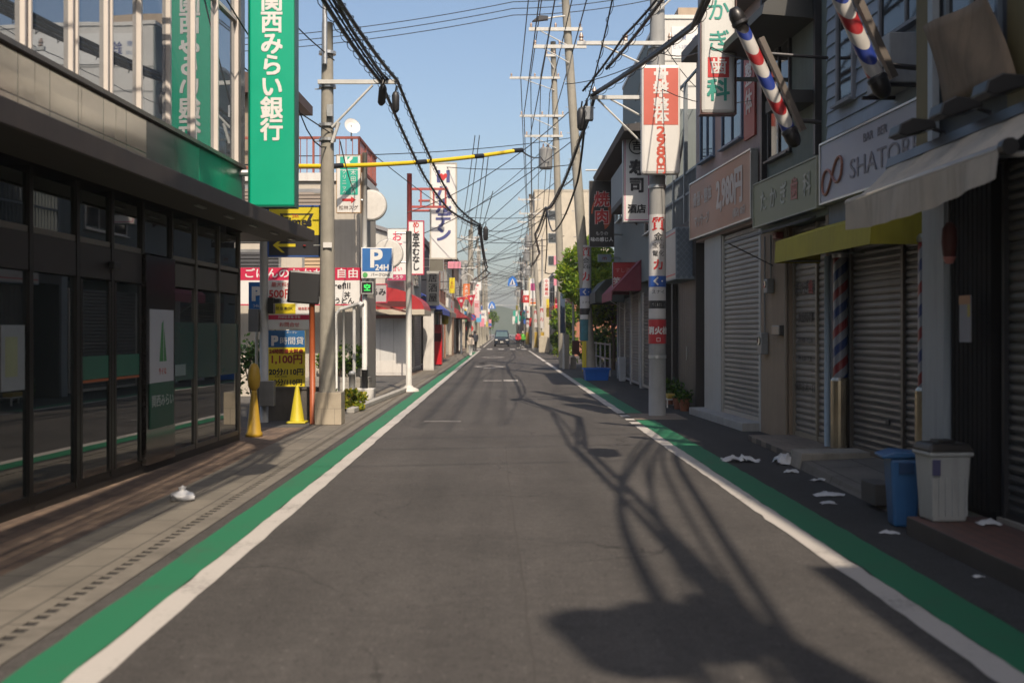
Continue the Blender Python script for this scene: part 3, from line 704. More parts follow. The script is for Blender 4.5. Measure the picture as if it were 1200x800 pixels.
# tilted barber poles
def barber_pole(base, ph, lab):
    """base = lower end; the tube leans up towards the road"""
    lo, hi = Vector(base), Vector(base) + Vector((-.78, 0, 1.70))
    t = thing('barber_pole', lab, 'barber pole', lo, 0, 'tilted barber poles over the barber shop')
    t.rotation_euler = (0, math.atan2(hi.x - lo.x, hi.z - lo.z), 0)
    LN = (hi - lo).length
    b = MB(); r = .088; n, rows = 48, 60
    bands = [1, 0, 2, 0, 1, 0, 2, 0, 0]
    for j in range(rows + 1):
        for k in range(n): a = 2 * math.pi * k / n; b.v.append((r * math.cos(a), r * math.sin(a), min(max(.18 + (LN - .36) * j / rows + .15 * math.sin(a), .15), LN - .15)))
    for j in range(rows):
        for k in range(n):
            tt = (j / rows * 2.15 + ph) % 1.0
            b.f.append([j * n + k, j * n + (k + 1) % n, (j + 1) * n + (k + 1) % n, (j + 1) * n + k]); b.m.append(2 if tt < .24 else 0 if tt < .5 else 1 if tt < .74 else 0)
    b.build('striped_tube', [M('pole white', (.52, .50, .47), .3), M('pole red', (.36, .025, .03), .3), M('pole blue', (.025, .05, .26), .3)], t, smooth=True)
    capm = M('black cap', (.022, .02, .02), .35, .2)
    MB().lathe([(.0, -.06), (.05, -.05), (.085, .0), (.10, .06), (.10, .19), (.09, .20)], n=28).build('end_cap', capm, t, smooth=True)
    MB().lathe([(.09, LN - .2), (.10, LN - .19), (.10, LN - .06), (.085, LN), (.05, LN + .05), (0, LN + .06)], n=28).build('end_cap', capm, t, smooth=True)
    bk = MB().box(.13, .20, -.05, .05, .10, LN - .45).build('back_rail', M('rail brown', (.12, .10, .085), .5, .3), t)
    for z in (.16, LN - .16): MB().lathe([(.09, z - .02), (.108, z - .02), (.108, z + .02), (.09, z + .02)], n=24).build('clamp_ring', darksteel, t)
    MB().tube([(.16, 0, .25), (.42, 0, .10)], .03, 8).build('bracket', darksteel, t)
    MB().tube([(.16, 0, 1.2), (.85, 0, .82)], .022, 8).build('bracket', darksteel, t)
    return t
barber_pole((3.80, 14.75, 4.05), .02, 'tilted barber pole beside the white vertical dental sign')
barber_pole((4.03, 12.0, 4.12), .62, 'tilted barber pole above the lilac sign, beside the olive pilaster')
acu = thing('air_conditioner', 'wall mounted air conditioner unit under the tilted barber pole', 'air conditioner', (4.30, 12.55, 4.25))
B(-.15, .15, -.38, .38, .02, .56).build('casing', M('ac casing', (.40, .43, .46), .5, grime=.2), acu, bevel=.015)
MB().lathe([(.0, 0), (.2, 0), (.2, .01), (.0, .012)], n=20).build('fan_grille', darksteel, acu).rotation_euler = (0, RAD(-90), 0)
acu.children[-1].location = (-.152, 0, .29)
MB().box(-.22, .2, -.36, -.32, -.02, .018).box(-.22, .2, .32, .36, -.02, .018).build('shelf_bracket', darksteel, acu)

# ---- small fittings: meters, conduits, shutter locks, bin ribs
def lock(parent, x, z, y): B(x - .05, x + .05, y - .02, y, z - .03, z + .03).build('lock', darksteel, parent, bevel=.006)
for parent in (shopA, barb):
    for c in list(parent.children):
        if c.name.startswith('shutter') and 'box' not in c.name:
            xs = [v.co.x for v in c.data.vertices]; lock(c, (min(xs) + max(xs)) / 2, .55, min(v.co.y for v in c.data.vertices) + .004)
for k in range(6): B(-.15 + k * .052, -.135 + k * .052, -.153, -.146, .05, .34).build('rib', M('bin grey', (.47, .48, .47)), wb)
for k in range(3): B(-.08 + k * .075, -.068 + k * .075, -.121, -.112, .06, .40).build('rib', bbm, bb)
# ---- steps and ramps before the barber
sb = MB().prism([(3.46, 0), (4.30, 0), (4.30, .20), (3.50, .19)], 'y', 13.25, 13.75).build('step_block', concrete, bevel=.012)
tag(sb, 'weathered concrete step block before the barber shutter', 'step')
rp = MB().add([(3.42, 10.0, .006), (4.35, 10.0, .006), (4.35, 13.25, .006), (3.47, 13.25, .006), (3.46, 10.0, .05), (4.35, 10.0, .12), (4.35, 13.25, .14), (3.5, 13.25, .10)],
              [(3, 2, 1, 0), (4, 5, 6, 7), (0, 1, 5, 4), (1, 2, 6, 5), (2, 3, 7, 6), (3, 0, 4, 7)]).build('ramp', tiles('ramp concrete', (.20, .18, .155), (.17, .155, .135), (.08, .075, .07), 1.2, .45, .9, .01, 'yx', .4, var=.3))
tag(rp, 'sloping concrete ramp slab along the barber front', 'ramp')
cbk = B(-.09, .09, -.2, .2, 0, .19).build('concrete_block', M('dark concrete', (.10, .095, .09), .9, bump=.4), loc=(3.42, 10.35, .052), bevel=.01)
tag(cbk, 'loose dark concrete block set against the blue bin', 'block')
ds = B(0, .75, 0, 2.95, 0, .085).build('entrance_slab', tiles('slab beige', (.24, .20, .16), (.22, .185, .15), (.10, .09, .08), .3, .3, .8, .006, 'xy', .2), loc=(3.62, 13.78, .005), bevel=.008)
tag(ds, 'flat beige tiled entrance slab below the lettered dental shutter', 'step')

# ---- dental clinic
PD0, PD1 = (4.15, 18.2), (4.34, 15.12)
den, LD = facade('dental_clinic', 'narrow dental clinic with tan wall and lettered shutter', 'building', PD0, PD1)
tanw = M('tan render', (.36, .27, .19), .8, var=.1, bump=.15, grime=.25)
MB().box(0, LD, .25, 9, 0, 3.16).box(0, 1.42, 0, .25, 0, 3.16).box(2.98, LD, 0, .25, 0, 3.16).build('wall', tanw, den)
B(0, LD, .0, 9, 3.165, 7.4).build('upper_wall', M('grey green render', (.19, .23, .205), .8, var=.12, grime=.3), den)
B(-.05, LD + .03, -.25, 9, 7.4, 7.55).build('roof', M('clinic roof', (.13, .13, .12), .7), den)
sh = shutter(den, 1.48, 2.93, .09, 3.13, .08, shut_b, .09, M('tan guide', (.3, .26, .2), .5), mid=(2.45,))
for i, (s, z, sz) in enumerate((('たかぎ歯科', 2.22, .2), ('診療時間', 1.80, .16), ('AM 9:00 - 12:30', 1.48, .1), ('PM 4:00 - 7:30', 1.22, .1), ('休診日 木・日', .80, .14))):
    if i == 0:
        lettering(sh, 'たかぎ', .21, 1.80, z, M('faded black lettering', (.07, .06, .055), .7), .062); lettering(sh, '歯', .21, 2.20, z, M('faded red lettering', (.35, .06, .05), .7), .062); lettering(sh, '科', .2, 2.36, z, M('faded black lettering', (.07, .06, .055), .7), .062)
    else: lettering(sh, s, sz, 1.95, z, M('faded black lettering', (.07, .06, .055), .7), .062)
B(.85, 1.22, -.09, -.003, 1.55, 1.70).build('letter_box', M('letter box steel', (.12, .12, .12), .35, .6), den, bevel=.012)
B(1.0, 1.18, -.12, -.003, 3.0, 3.1).build('alarm_lamp', M('alarm red', (.3, .03, .03), .4), den, bevel=.02)
gcn = M('grey canopy sheet', (.10, .11, .13), .6, grime=.2)
MB().prism([(-.003, 3.2), (-.75, 2.98), (-.75, 2.95), (-.003, 3.16)], 'x', .6, 2.6).build('canopy', gcn, den)
MB().tube([(.7, -.72, 2.96), (.7, -.02, 2.62)], .009, 6).build('canopy_strut', darksteel, den)
dvD = (Vector(PD1) - Vector(PD0)).normalized(); rzD = math.atan2(dvD.y, dvD.x)
q = Vector(PD0) + dvD * 1.54 + Vector((dvD.y, -dvD.x)) * .085
t = sign('dental_fascia_sign', 'olive green dental fascia sign with faded characters', (q.x, q.y, 3.27), 2.98, .66, .10, M('olive sign', (.21, .235, .135), .5, var=.08, grime=.15), rzD, frame=M('pale edge', (.36, .38, .3), .5), fw=.02, r=.006)
for s, x, m in (('た', -.95, 0), ('か', -.45, 0), ('ぎ', .05, 0), ('歯', .55, 1), ('科', 1.1, 0)):
    lettering(t, s, .34, x, .33, M('faded red letter', (.42, .12, .09), .5) if m else M('pale letter', (.42, .43, .36), .5), -.0575)
for x, z, w, h in ((.30, 1.25, .22, .34), (.62, 2.2, .18, .22)):
    mt = B(x - w / 2, x + w / 2, -.12, -.003, z, z + h).build('meter_box', M('meter enamel', (.30, .31, .31), .45, grime=.3), den, bevel=.015)
    MB().lathe([(0, 0), (w * .3, 0), (w * .3, .012), (0, .014)], n=16).build('dial', winglass, mt).matrix_local = Matrix.Translation((x, -.121, z + h * .62)) @ Matrix.Rotation(RAD(90), 4, 'X')
    MB().tube([(x, -.03, z + h), (x, -.03, 3.1)], .014, 6).build('conduit', M('conduit grey', (.25, .25, .24), .5), den)
MB().tube([(1.39, -.035, .05), (1.39, -.035, 3.15)], .03, 8).build('conduit', M('conduit tan', (.30, .24, .18), .5), den)
# upper window, dark hood and pipes
window(den, .5, 1.5, 4.3, 5.9, -.0, darksteel, winglass, 1)
MB().prism([(-.003, 6.6), (-.003, 5.9), (-.75, 5.95), (-.72, 6.1), (-.3, 6.5)], 'x', .1, 2.6).build('hood', M('dark hood', (.05, .052, .05), .6, grime=.2), den)
B(1.75, 2.6, -.45, -.003, 4.75, 4.92).build('sign_ledge', M('dark ledge', (.04, .04, .042), .5), den)
for x in (.25, 2.75): B(x, x + .08, -.09, -.003, 4.0, 7.3).build('downpipe', darksteel, den)
ds = sign('dental_sign', 'tall white vertical dental sign with green characters and one red square', (3.37, 17.8, 5.0), .54, 3.1, .2, M('dental white', (.70, .70, .67), .4, var=.04, grime=.1), frame=M('maroon rim', (.14, .07, .06), .4), fw=.014, r=.06,
          rails=[((.27, 0, .55), (.85, 0, .55), .035), ((.27, 0, 2.5), (.85, 0, 2.5), .035)])
gl = M('green lettering', (.03, .32, .25), .5)
for s, z, m in (('た', 2.02, gl), ('か', 1.58, gl), ('ぎ', 1.10, gl), ('科', .34, gl)): lettering(ds, s, .36, 0, z, m, -.107, bold=.006 if s != '科' else .02)
B(-.165, .165, -.107, -.098, .56, .87).build('red_square', red, ds)
lettering(ds, '歯', .27, 0, .715, cleanwhite, -.110)
# ---- massage price shop (orange board)
PE0, PE1 = (3.90, 22.8), (4.15, 18.25)
mas, LE = facade('massage_shop', 'shop with pink grey upper wall, white door wall and wide grey roller shutter', 'building', PE0, PE1)
MB().box(0, LE, .3, 9, 0, 3.38).box(.7, 1.98, .0, .3, .14, 3.38).box(4.45, LE, 0, .3, 0, 3.38).build('wall', M('white door wall', (.52, .53, .52), .6, var=.06, grime=.2), mas)
B(0, LE, 0, 9, 3.385, 7.0).build('upper_wall', M('pinkish render', (.50, .40, .385), .8, var=.08, grime=.25), mas)
B(-.03, LE + .03, -.3, 9, 7.0, 7.2).build('roof', M('shop roof', (.2, .19, .19), .7), mas)
shutter(mas, 2.05, 4.40, .14, 3.35, .05, shut_m, .085)
B(.6, 4.5, -.28, .29, 0, .138).build('threshold', M('pale threshold', (.42, .42, .41), .8, grime=.25), mas, bevel=.01)
window(mas, 2.2, 3.5, 4.95, 6.3, -.0, M('blue frame', (.12, .2, .32), .5), winglass, 1)
window(mas, .5, 1.5, 4.95, 6.3, -.0, M('blue frame', (.12, .2, .32), .5), winglass, 1)
B(3.7, 4.35, -.04, -.003, 4.8, 6.4).build('red_panel', M('red window panel', (.45, .06, .05), .5), mas)
lettering(mas, '整体', .42, 4.02, 5.6, cleanwhite, -.047, vert=True)
dvE = (Vector(PE1) - Vector(PE0)).normalized(); rzE = math.atan2(dvE.y, dvE.x)
q = Vector(PE0) + dvE * 2.28 + Vector((dvE.y, -dvE.x)) * .09
whl = M('pale lettering', (.66, .58, .54), .5)
sign('price_fascia_sign', 'salmon orange fascia sign with large pale price figures', (q.x, q.y, 3.45), 4.45, 1.08, .10, M('salmon sign', (.50, .25, .16), .5, var=.06, grime=.12), rzE, frame=alu, fw=.025, r=.006,
     texts=[('骨盤・整体', .30, -1.15, .70, whl), ('マッサージ', .24, -1.2, .28, whl), ('2,980円', .66, .85, .58, whl, dict(bold=.025, sx=.85)), ('(税込) 60分', .16, 1.5, .16, whl)])
# ================================================================ right side, middle distance
dkw = M('dark timber', (.045, .04, .038), .7, var=.2, grime=.2)
blk, LK = facade('bar_building', 'dark fronted bar with black plank door, wooden entrance and open upper deck', 'building', (3.78, 27.0), (3.90, 22.85))
MB().box(0, LK, .9, 9, 0, 3.9).box(0, LK, 0, .9, 2.75, 3.9).box(0, .12, 0, .9, 0, 2.749).box(1.35, 1.55, 0, .9, 0, 2.749).box(LK - .12, LK, 0, .9, 0, 2.749).build('wall', dkw, blk)
B(.12, 1.35, .7, .89, .1, 2.74).build('timber_lining', wood, blk)
d = MB()
for k in range(11): d.box(1.6 + k * .205, 1.79 + k * .205, .10, .15, .06, 2.72)
d.build('plank_door', M('black planks', (.022, .022, .024), .5, var=.2), blk)
MB().tube([(3.0, .04, 1.0), (3.0, .04, 1.3)], .015, 8).build('door_handle', steel, blk)
B(0, LK, 1.6, 9, 3.9, 6.95).build('upper_wall', M('deck wall', (.10, .095, .085), .8, grime=.3), blk)
B(-.05, LK, 1.4, 9, 6.95, 7.1).build('roof', dkw, blk)
dk = MB()
for x in (.1, 1.4, 2.7, LK - .1): dk.box(x - .04, x + .04, .03, .11, 3.9, 6.9)
for z in (4.5, 4.95, 6.9): dk.box(.0, LK, .05, .09, z, z + .05)
for k in range(28): dk.box(.1 + k * .15, .125 + k * .15, .055, .085, 3.9, 4.95)
dk.build('deck_railing', M('deck steel', (.20, .23, .25), .5, .3), blk)
MB().tube([(1.4, .1, 4.95), (2.7, .1, 6.25)], .03, 6).build('brace', steel, blk)
window(blk, 1.8, 3.4, 4.3, 5.9, 1.6, darksteel, winglass, 1)
acu2 = copy_tree(acu); acu2.location = (4.6, 23.1, 4.02); acu2.rotation_euler.z = RAD(90); acu2['label'] = 'pale air conditioner unit standing on the dark bar deck'
dia = tiles('diamond cloth', (.25, .30, .36), (.19, .24, .30), (.36, .40, .45), .2, .2, .6, .012, 'xz', .05)
dm = sign('diamond_sign_box', 'pale projecting sign box with grey blue diamond pattern on its end', (3.77, 24.3, 2.68), .44, 1.06, 2.2, M('diamond ground', (.30, .36, .42), .6), r=.01)
dd = MB()
for i in range(4):
    for j in range(8):
        cx, cz = -.165 + i * .11, .07 + j * .132
        for ox, oz in ((0, 0), (.055, .066)):
            if abs(cx + ox) < .17 and cz + oz < 1.0: dd.add([(cx + ox - .05, -1.104, cz + oz), (cx + ox, -1.104, cz + oz - .06), (cx + ox + .05, -1.104, cz + oz), (cx + ox, -1.104, cz + oz + .06)], [(0, 1, 2, 3)])
dd.build('diamond_pattern', M('diamond dark', (.17, .22, .28), .6), dm)
B(-.226, -.2201, -1.06, 1.06, .03, 1.03).build('side_face', M('cream face', (.58, .53, .47), .5), dm)
for z in (.09, .94): B(-.230, -.2265, -1.04, 1.04, z, z + .03).build('red_rule', red, dm)
# pots at the bar
pot_m = M('terracotta', (.30, .11, .06), .8, var=.15)
leafm = M('leaf green', (.05, .12, .025), .6, var=.4, scale=8)
def leaves(parent, name, pts, size, n, mats, seed, spread):
    R = random.Random(seed); b = MB()
    for _ in range(n):
        c = Vector(R.choice(pts)) + Vector((R.gauss(0, spread[0]), R.gauss(0, spread[1]), R.gauss(0, spread[2])))
        u = Vector((R.uniform(-1, 1), R.uniform(-1, 1), R.uniform(-.6, .9))).normalized(); w = u.orthogonal().normalized()
        w = (Matrix.Rotation(R.uniform(0, 6.3), 3, u) @ w); s = size * R.uniform(.6, 1.4)
        b.mi = R.randrange(len(mats))
        b.add([c, c + u * s * .5 + w * s * .28, c + u * s, c + u * s * .5 - w * s * .28], [(0, 1, 2, 3)])
    return b.build(name, mats, parent)
lm = [leaf('leaf mid', (.055, .14, .02)), leaf('leaf light', (.12, .22, .03)), leaf('leaf dark', (.025, .07, .015))]
for i, (x, y, h, lab) in enumerate(((3.72, 25.2, .30, 'leafy potted plant by the wooden bar entrance'), (3.66, 23.6, .30, 'slim cactus like potted plant before the black plank door'), (3.70, 23.05, .16, 'small potted plant nearest the white door wall'))):
    t = thing('potted_plant', lab, 'plant', (x, y, .005), 0, 'pots outside the bar')
    MB().lathe([(.08, 0), (.12, .22), (.13, .24), (.11, .24), (.09, .2)], n=16).build('pot', pot_m, t)
    leaves(t, 'foliage', [(0, 0, .24 + h * k / 4) for k in range(4)], .10, 140, lm, i, (.07 if i != 1 else .025, .07 if i != 1 else .025, .05))
tr = thing('plant_tray', 'white slatted plant rack standing by the bar wall', 'rack', (3.62, 24.4, .005))
MB().box(-.14, .14, -.4, .4, .16, .18).box(-.14, -.11, -.4, -.37, 0, .16).box(.11, .14, -.4, -.37, 0, .16).box(-.14, -.11, .37, .4, 0, .16).box(.11, .14, .37, .4, 0, .16).build('rack', white, tr)
B(-.1, .1, -.3, .3, .181, .27).build('planter', M('yellow planter', (.45, .30, .03), .6), tr, bevel=.015)

# white tall building set back behind, with the name board high on its end wall
whb, LW = facade('white_building', 'tall white building with blue name lettering high on its blank end wall', 'building', (4.98, 46.5), (5.02, 36.0))
B(0, LW, .02, 9, 0, 11.5).build('wall', M('white panel wall', (.66, .64, .60), .65, var=.05, scale=.8, grime=.15), whb)
B(0, LW - .02, -.03, .018, 0, 11.49).build('street_cladding', M('teal grey cladding', (.15, .19, .19), .7, var=.1, grime=.2), whb)
MB().box(-.04, LW + .04, -.06, 9.04, 11.5, 11.62).build('roof', white, whb)
for z in (9.35, 10.15): B(LW + .003, LW + .012, .03, 9, z, z + .05).build('wall_seam', M('seam grey', (.35, .34, .32), .7), whb)
nm = B(LW + .003, LW + .03, .35, 4.2, 10.25, 11.25).build('name_board', cleanwhite, whb)
for tx, sz, yy, zz in (('鈴木', .46, 1.45, 10.72), ('医療', .2, .62, 10.9), ('ビル2階', .14, .62, 10.6)):
    t = lettering(whb, tx, sz, 0, 0, navy if sz > .4 else M('pale blue lettering', (.25, .3, .45), .5), 0, name='name_lettering'); t.location = (LW + .034, yy, zz); t.rotation_euler = (0, 0, RAD(90))
for z in (8.6,): window(whb, 1.5, 4.5, z - .4, z + .7, -.03, alu, winglass, 2)
B(4.0, 6.5, 1.2, 3.4, 11.62, 13.0).build('roof_hut', M('tan hut', (.42, .33, .24), .8), whb)
# grey green apartment block with balconies
gry, LG = facade('grey_apartment_block', 'long low grey green block with dark eaves and a balcony over the lane', 'building', (3.98, 40.3), (3.92, 27.05))
gw = M('grey green cladding', (.17, .20, .20), .7, var=.1, grime=.25)
MB().box(0, LG, .90, .98, 0, 2.99).box(4.4, LG, .985, 9, 0, 6.75).box(0, LG, .0, .98, 3.0, 6.75).build('wall', gw, gry)
MB().box(-.05, 4.39, -.1, 1.02, 6.75, 6.9).box(4.392, LG, -.1, 9.0, 6.75, 6.9).build('roof', gw, gry)
for z in (5.2,):
    b = B(5.4, 9.4, -.6, -.005, z, z + .16).build('balcony_floor', M('balcony soffit', (.10, .095, .085), .8, grime=.3), gry)
    B(5.4, 9.4, -.6, -.56, z + .161, z + 1.1).build('balcony_front', M('balcony panel', (.24, .26, .27), .6, grime=.2), b)
    MB().prism([(-.02, z - .003), (-.5, z - .003), (-.02, z - .5)], 'x', 7.2, 7.3).build('bracket', dkw, b)
    window(gry, 1.2, 3.4, z + .2, z + 1.3, 0, alu, winglass, 1)
    window(gry, 6.2, 7.8, z + .1, z + 1.1, 0, alu, winglass, 1); window(gry, 9.2, 11.8, z - .9, z + .9, 0, alu, winglass, 2)
MB().prism([(-.85, 6.65), (-.11, 6.65), (-.11, 6.9), (-.9, 6.8)], 'x', 2.0, LG - 1.5).build('eaves', dkw, gry)
shutter(gry, 8.5, 12.6, .08, 2.7, .02, shut_d, .09)
# maroon awning shop in the block's ground floor
shutter(gry, 5.6, 7.6, .08, 2.75, .02, shut_b, .09)
for q in ((5.1, 5.5), (7.7, 8.1), (1.0, 1.5), (12.7, 13.2)): B(*q, 0, .89, 0, 2.98).build('pier', M('grey pier', (.35, .36, .36), .8, grime=.25), gry)
for x0, x1 in ((1.6, 3.2), (3.3, 5.0)): shutter(gry, x0, x1, .08, 2.7, .05, shut_d, .09)
MB().box(.1, .9, .2, .89, 0, 2.98).build('timber_screen', M('dark brown screen', (.06, .03, .022), .7), gry)
mar = M('maroon canvas', (.26, .045, .07), .8, var=.15, grime=.25)
ma, _ = facade('maroon_awning', 'faded maroon fixed awning sloping over beige shutters', 'awning', (3.98, 40.3), (3.92, 27.05))
MB().prism([(-.003, 3.65), (-.85, 2.75), (-.85, 2.5), (-.83, 2.5), (-.82, 2.75), (-.003, 3.58)], 'x', 5.0, 8.2).build('canopy', mar, ma)
for x in (5.0, 8.195): MB().prism([(-.003, 3.63), (-.83, 2.76), (-.003, 2.76)], 'x', x, x + .005).build('side_panel', mar, ma)
MB().tube([(5.1, -.8, 2.7), (5.1, -.02, 2.2)], .015, 6).build('strut', steel, ma)
gc, _ = facade('dark_canopy', 'dark green grey shop canopy beside the red sign', 'awning', (3.98, 40.3), (3.92, 27.05))
MB().prism([(-.003, 3.4), (-.6, 3.3), (-.95, 2.9), (-.95, 2.55), (-.9, 2.55), (-.9, 2.88), (-.003, 3.1)], 'x', .3, 3.6).build('canopy', M('dark green canopy', (.05, .065, .06), .6, grime=.2), gc)
for x in (.3, 3.594): MB().prism([(-.003, 3.36), (-.6, 3.27), (-.93, 2.88), (-.93, 2.56), (-.003, 2.56)], 'x', x, x + .006).build('side_panel', M('dark green canopy', (.05, .065, .06)), gc)
# hanging signs over the lane
sign('sushi_sign', 'white vertical sign with black brush characters and thin magenta border', (3.55, 30.0, 4.5), .70, 2.3, .2, cleanwhite, frame=M('sign grey edge', (.25, .25, .26), .4), fw=.015, r=.02,
     rects=[(-.32, -.30, .04, 2.26, M('magenta', (.55, .05, .2), .5), 'border'), (.30, .32, .04, 2.26, M('magenta', (.55, .05, .2), .5), 'border'), (-.299, .299, .04, .06, M('magenta', (.55, .05, .2), .5), 'border'), (-.299, .299, 2.24, 2.26, M('magenta', (.55, .05, .2), .5), 'border')],
     texts=[('寿司', .42, 0, 1.16, ink, dict(vert=True, bold=.03)), ('酒店', .24, 0, .32, ink, dict(bold=.03)), ('吉', .26, 0, 1.98, ink, dict(bold=.02))], rails=[((.35, 0, .4), (.5, 0, .4), .03), ((.35, 0, 1.9), (.5, 0, 1.9), .03)])
o = [c for c in bpy.data.objects if c.name.startswith('sushi_sign')][0]
ring = MB(); ring.tube([(.2 * math.cos(a * math.pi / 16), -.108, 1.98 + .2 * math.sin(a * math.pi / 16)) for a in range(33)], .016, 6); ring.build('ring_mark', ink, o)
ys = sign('grill_sign', 'black vertical grill sign with glowing red characters over an orange flame swirl', (3.30, 37.6, 4.42), .80, 2.15, .22, M('sign black', (.022, .02, .02), .4), r=.02, frame=M('sign grey edge', (.25, .25, .26), .4), fw=.012,
     rails=[((.4, 0, .4), (.75, 0, .4), .03), ((.4, 0, 1.8), (.75, 0, 1.8), .03)])
fl = MB()
for k in range(24):
    a0, a1 = -1.3 + k * .2, -1.1 + k * .2
    r0, r1 = .16 + .012 * k, .34 + .006 * k
    if k < 22: fl.add([(.02 + r0 * math.cos(a0) * .8, -.115, 1.05 + r0 * math.sin(a0) * 1.5), (.02 + r1 * math.cos(a0) * .8, -.115, 1.05 + r1 * math.sin(a0) * 1.5), (.02 + r1 * math.cos(a1) * .8, -.115, 1.05 + r1 * math.sin(a1) * 1.5), (.02 + r0 * math.cos(a1) * .8, -.115, 1.05 + r0 * math.sin(a1) * 1.5)], [(0, 1, 2, 3)])
fl.build('flame_swirl', M('flame orange', (.50, .10, .04), .5, var=.3), ys)
for s, z in (('焼', 1.52), ('肉', .95)):
    lettering(ys, s, .50, 0, z, M('pale pink outline', (.75, .55, .52), .5), -.118, bold=.05, name='letter_outline'); lettering(ys, s, .50, 0, z, red, -.1225, bold=.02)
lettering(ys, 'もりの', .14, 0, .42, cleanwhite, -.118); lettering(ys, '味の感じ人', .15, 0, .22, cleanwhite, -.118, bold=.02)
sign('red_shop_sign', 'red shop sign with pale characters beside the maroon awning', (3.62, 33.4, 2.82), .72, .82, .16, M('sign red deep', (.42, .02, .025), .45), frame=M('sign grey edge', (.25, .25, .26), .4), fw=.012, texts=[('すし酒場', .15, 0, .58, M('rose letter', (.62, .3, .28), .5)), ('笑い家', .23, -.02, .26, cleanwhite)], rails=[((.36, 0, .3), (.5, 0, .3), .03)])
sign('small_board', 'small pale blue board hanging under the black grill sign', (3.45, 38.2, 3.95), .46, .26, .06, M('pale blue board', (.35, .42, .5), .5), texts=[('m', .2, 0, .13, M('brown red', (.3, .08, .06), .5))], rails=[((.23, 0, .13), (.6, 0, .13), .02)])

# ================================================================ utility poles
def pole(name, label, x, y, h, r0=.17, r1=.11, lean=(0, 0), arms=(), trans=(), group='concrete utility poles', mat=None, steps=True):
    t = thing(name, label, 'utility pole', (x, y, 0), 0, group)
    n = 10; pts = [(lean[0] * k / n, lean[1] * k / n, h * k / n) for k in range(n + 1)]
    at = lambda z: (lean[0] * z / h, lean[1] * z / h)
    MB().tube(pts, [r0 + (r1 - r0) * k / n for k in range(n + 1)], 18).build('shaft', mat or poleconc, t, smooth=True)
    for z, x0, x1, w in arms:
        ax, ay = at(z)
        b = MB().box(ax + x0, ax + x1, ay - r1 - .08, ay - r1 - .005, z, z + w); am = b.build('crossarm', palesteel, t)
        k = max(2, int((x1 - x0) / .6))
        for i in range(k):
            q = ax + x0 + .08 + (x1 - x0 - .16) * i / (k - 1)
            MB().lathe([(.025, 0), (.045, .02), (.03, .06), (.05, .08), (.03, .13), (.02, .16)], (q, ay - r1 - .045, z + w), 10).build('insulator', M('insulator brown', (.3, .2, .15), .3), am)
        MB().tube([(ax, ay - r1 - .045, z - .5), (ax + (x0 if abs(x0) > abs(x1) else x1) * .7, ay - r1 - .045, z)], .02, 6).build('arm_brace', palesteel, am)
    for z, dx, s in trans:
        ax, ay = at(z)
        tb = MB().lathe([(.0, 0), (.24 * s, 0), (.26 * s, .05), (.26 * s, .75 * s), (.2 * s, .82 * s), (0, .84 * s)], (ax + dx, ay - .05, z), 18).build('transformer', M('transformer grey', (.30, .30, .29), .5, .3, grime=.2), t)
        for q in (-.1, .1): MB().lathe([(.03, 0), (.05, .03), (.03, .08), (.04, .12), (.015, .2)], (ax + dx + q * s, ay - .05, z + .82 * s), 8).build('bushing', M('insulator brown', (.3, .2, .15), .3), tb)
    if steps:
        z = 2.2
        while z < h - .5:
            ax, ay = at(z); rr = r0 + (r1 - r0) * z / h; sd = 1 if int(z / .45) % 2 else -1
            MB().tube([(ax + sd * rr * .6, ay - .02, z), (ax + sd * (rr + .11), ay - .02, z)], .011, 5).build('step_bolt', steel, t)
            z += .9
    return t
def wrap(t, r, z0, z1, m, name, texts=(), th=.006):
    MB().lathe([(r + .001, z0), (r + th, z0), (r + th, z1), (r + .001, z1)], n=24).build(name, m, t, smooth=False)
    for s, size, z, mm, kw in texts:
        o = lettering(t, s, size, 0, z, mm, 0, **kw)
        for v in o.data.vertices:                       # bend the lettering round the pole
            a = v.co.x / (r + th); v.co.x, v.co.y = (r + th + .003 - v.co.y) * math.sin(a), -(r + th + .003 - v.co.y) * math.cos(a)
p1 = pole('utility_pole', 'smooth grey utility pole carrying the red and white price sign and advertising wraps', 2.98, 21.8, 9.6, .165, .135, arms=((8.2, -.15, .75, .08), (7.05, -1.55, .3, .07), (6.02, -1.3, .25, .07)), mat=M('pole grey', (.33, .335, .33), .75, var=.1, grime=.25), steps=False)
for z in (7.02, 4.35, 1.1):
    MB().lathe([(.158, z), (.172, z), (.172, z + .06), (.158, z + .06)], n=20).build('band_clamp', steel, p1)
MB().tube([(-.1, -.1, 5.0), (-1.15, -.15, 6.02)], .02, 6).build('arm_brace', palesteel, p1)
wm = M('wrap white', (.62, .61, .60), .5, var=.05)
wrap(p1, .158, 1.86, 3.84, wm, 'advert_wrap', (('質', .27, 3.64, red, dict(bold=.012)), ('金', .17, 3.40, ink, {}), ('宝石', .12, 3.24, ink, {}), ('電化', .12, 3.09, ink, {}), ('力', .19, 2.87, red, dict(bold=.03)), ('スナイ', .09, 2.36, ink, {}), ('ニコニコ', .07, 2.12, cleanwhite, {})), .006)
wrap(p1, .165, 2.46, 2.67, blue, 'blue_wrap', (('←', .24, 2.565, cleanwhite, {}),), .004)
wrap(p1, .165, 2.05, 2.2, black, 'black_wrap', (), .004)
wrap(p1, .165, 1.38, 1.84, M('hydrant red', (.5, .03, .04), .45), 'hydrant_plate', (('消火栓', .15, 1.62, cleanwhite, dict(bold=.03)), ('□', .1, 1.45, cleanwhite, {})), .006)
ps = sign('price_sign', 'rounded upright sign, salmon red above and white below, with a vertical price', (3.0, 21.52, 4.57), .74, 2.07, .18, cleanwhite, r=.06, frame=None,
          rails=[((-.0, .09, .35), (0, .2, .35), .05), ((0, .09, 1.6), (0, .2, 1.6), .05)])
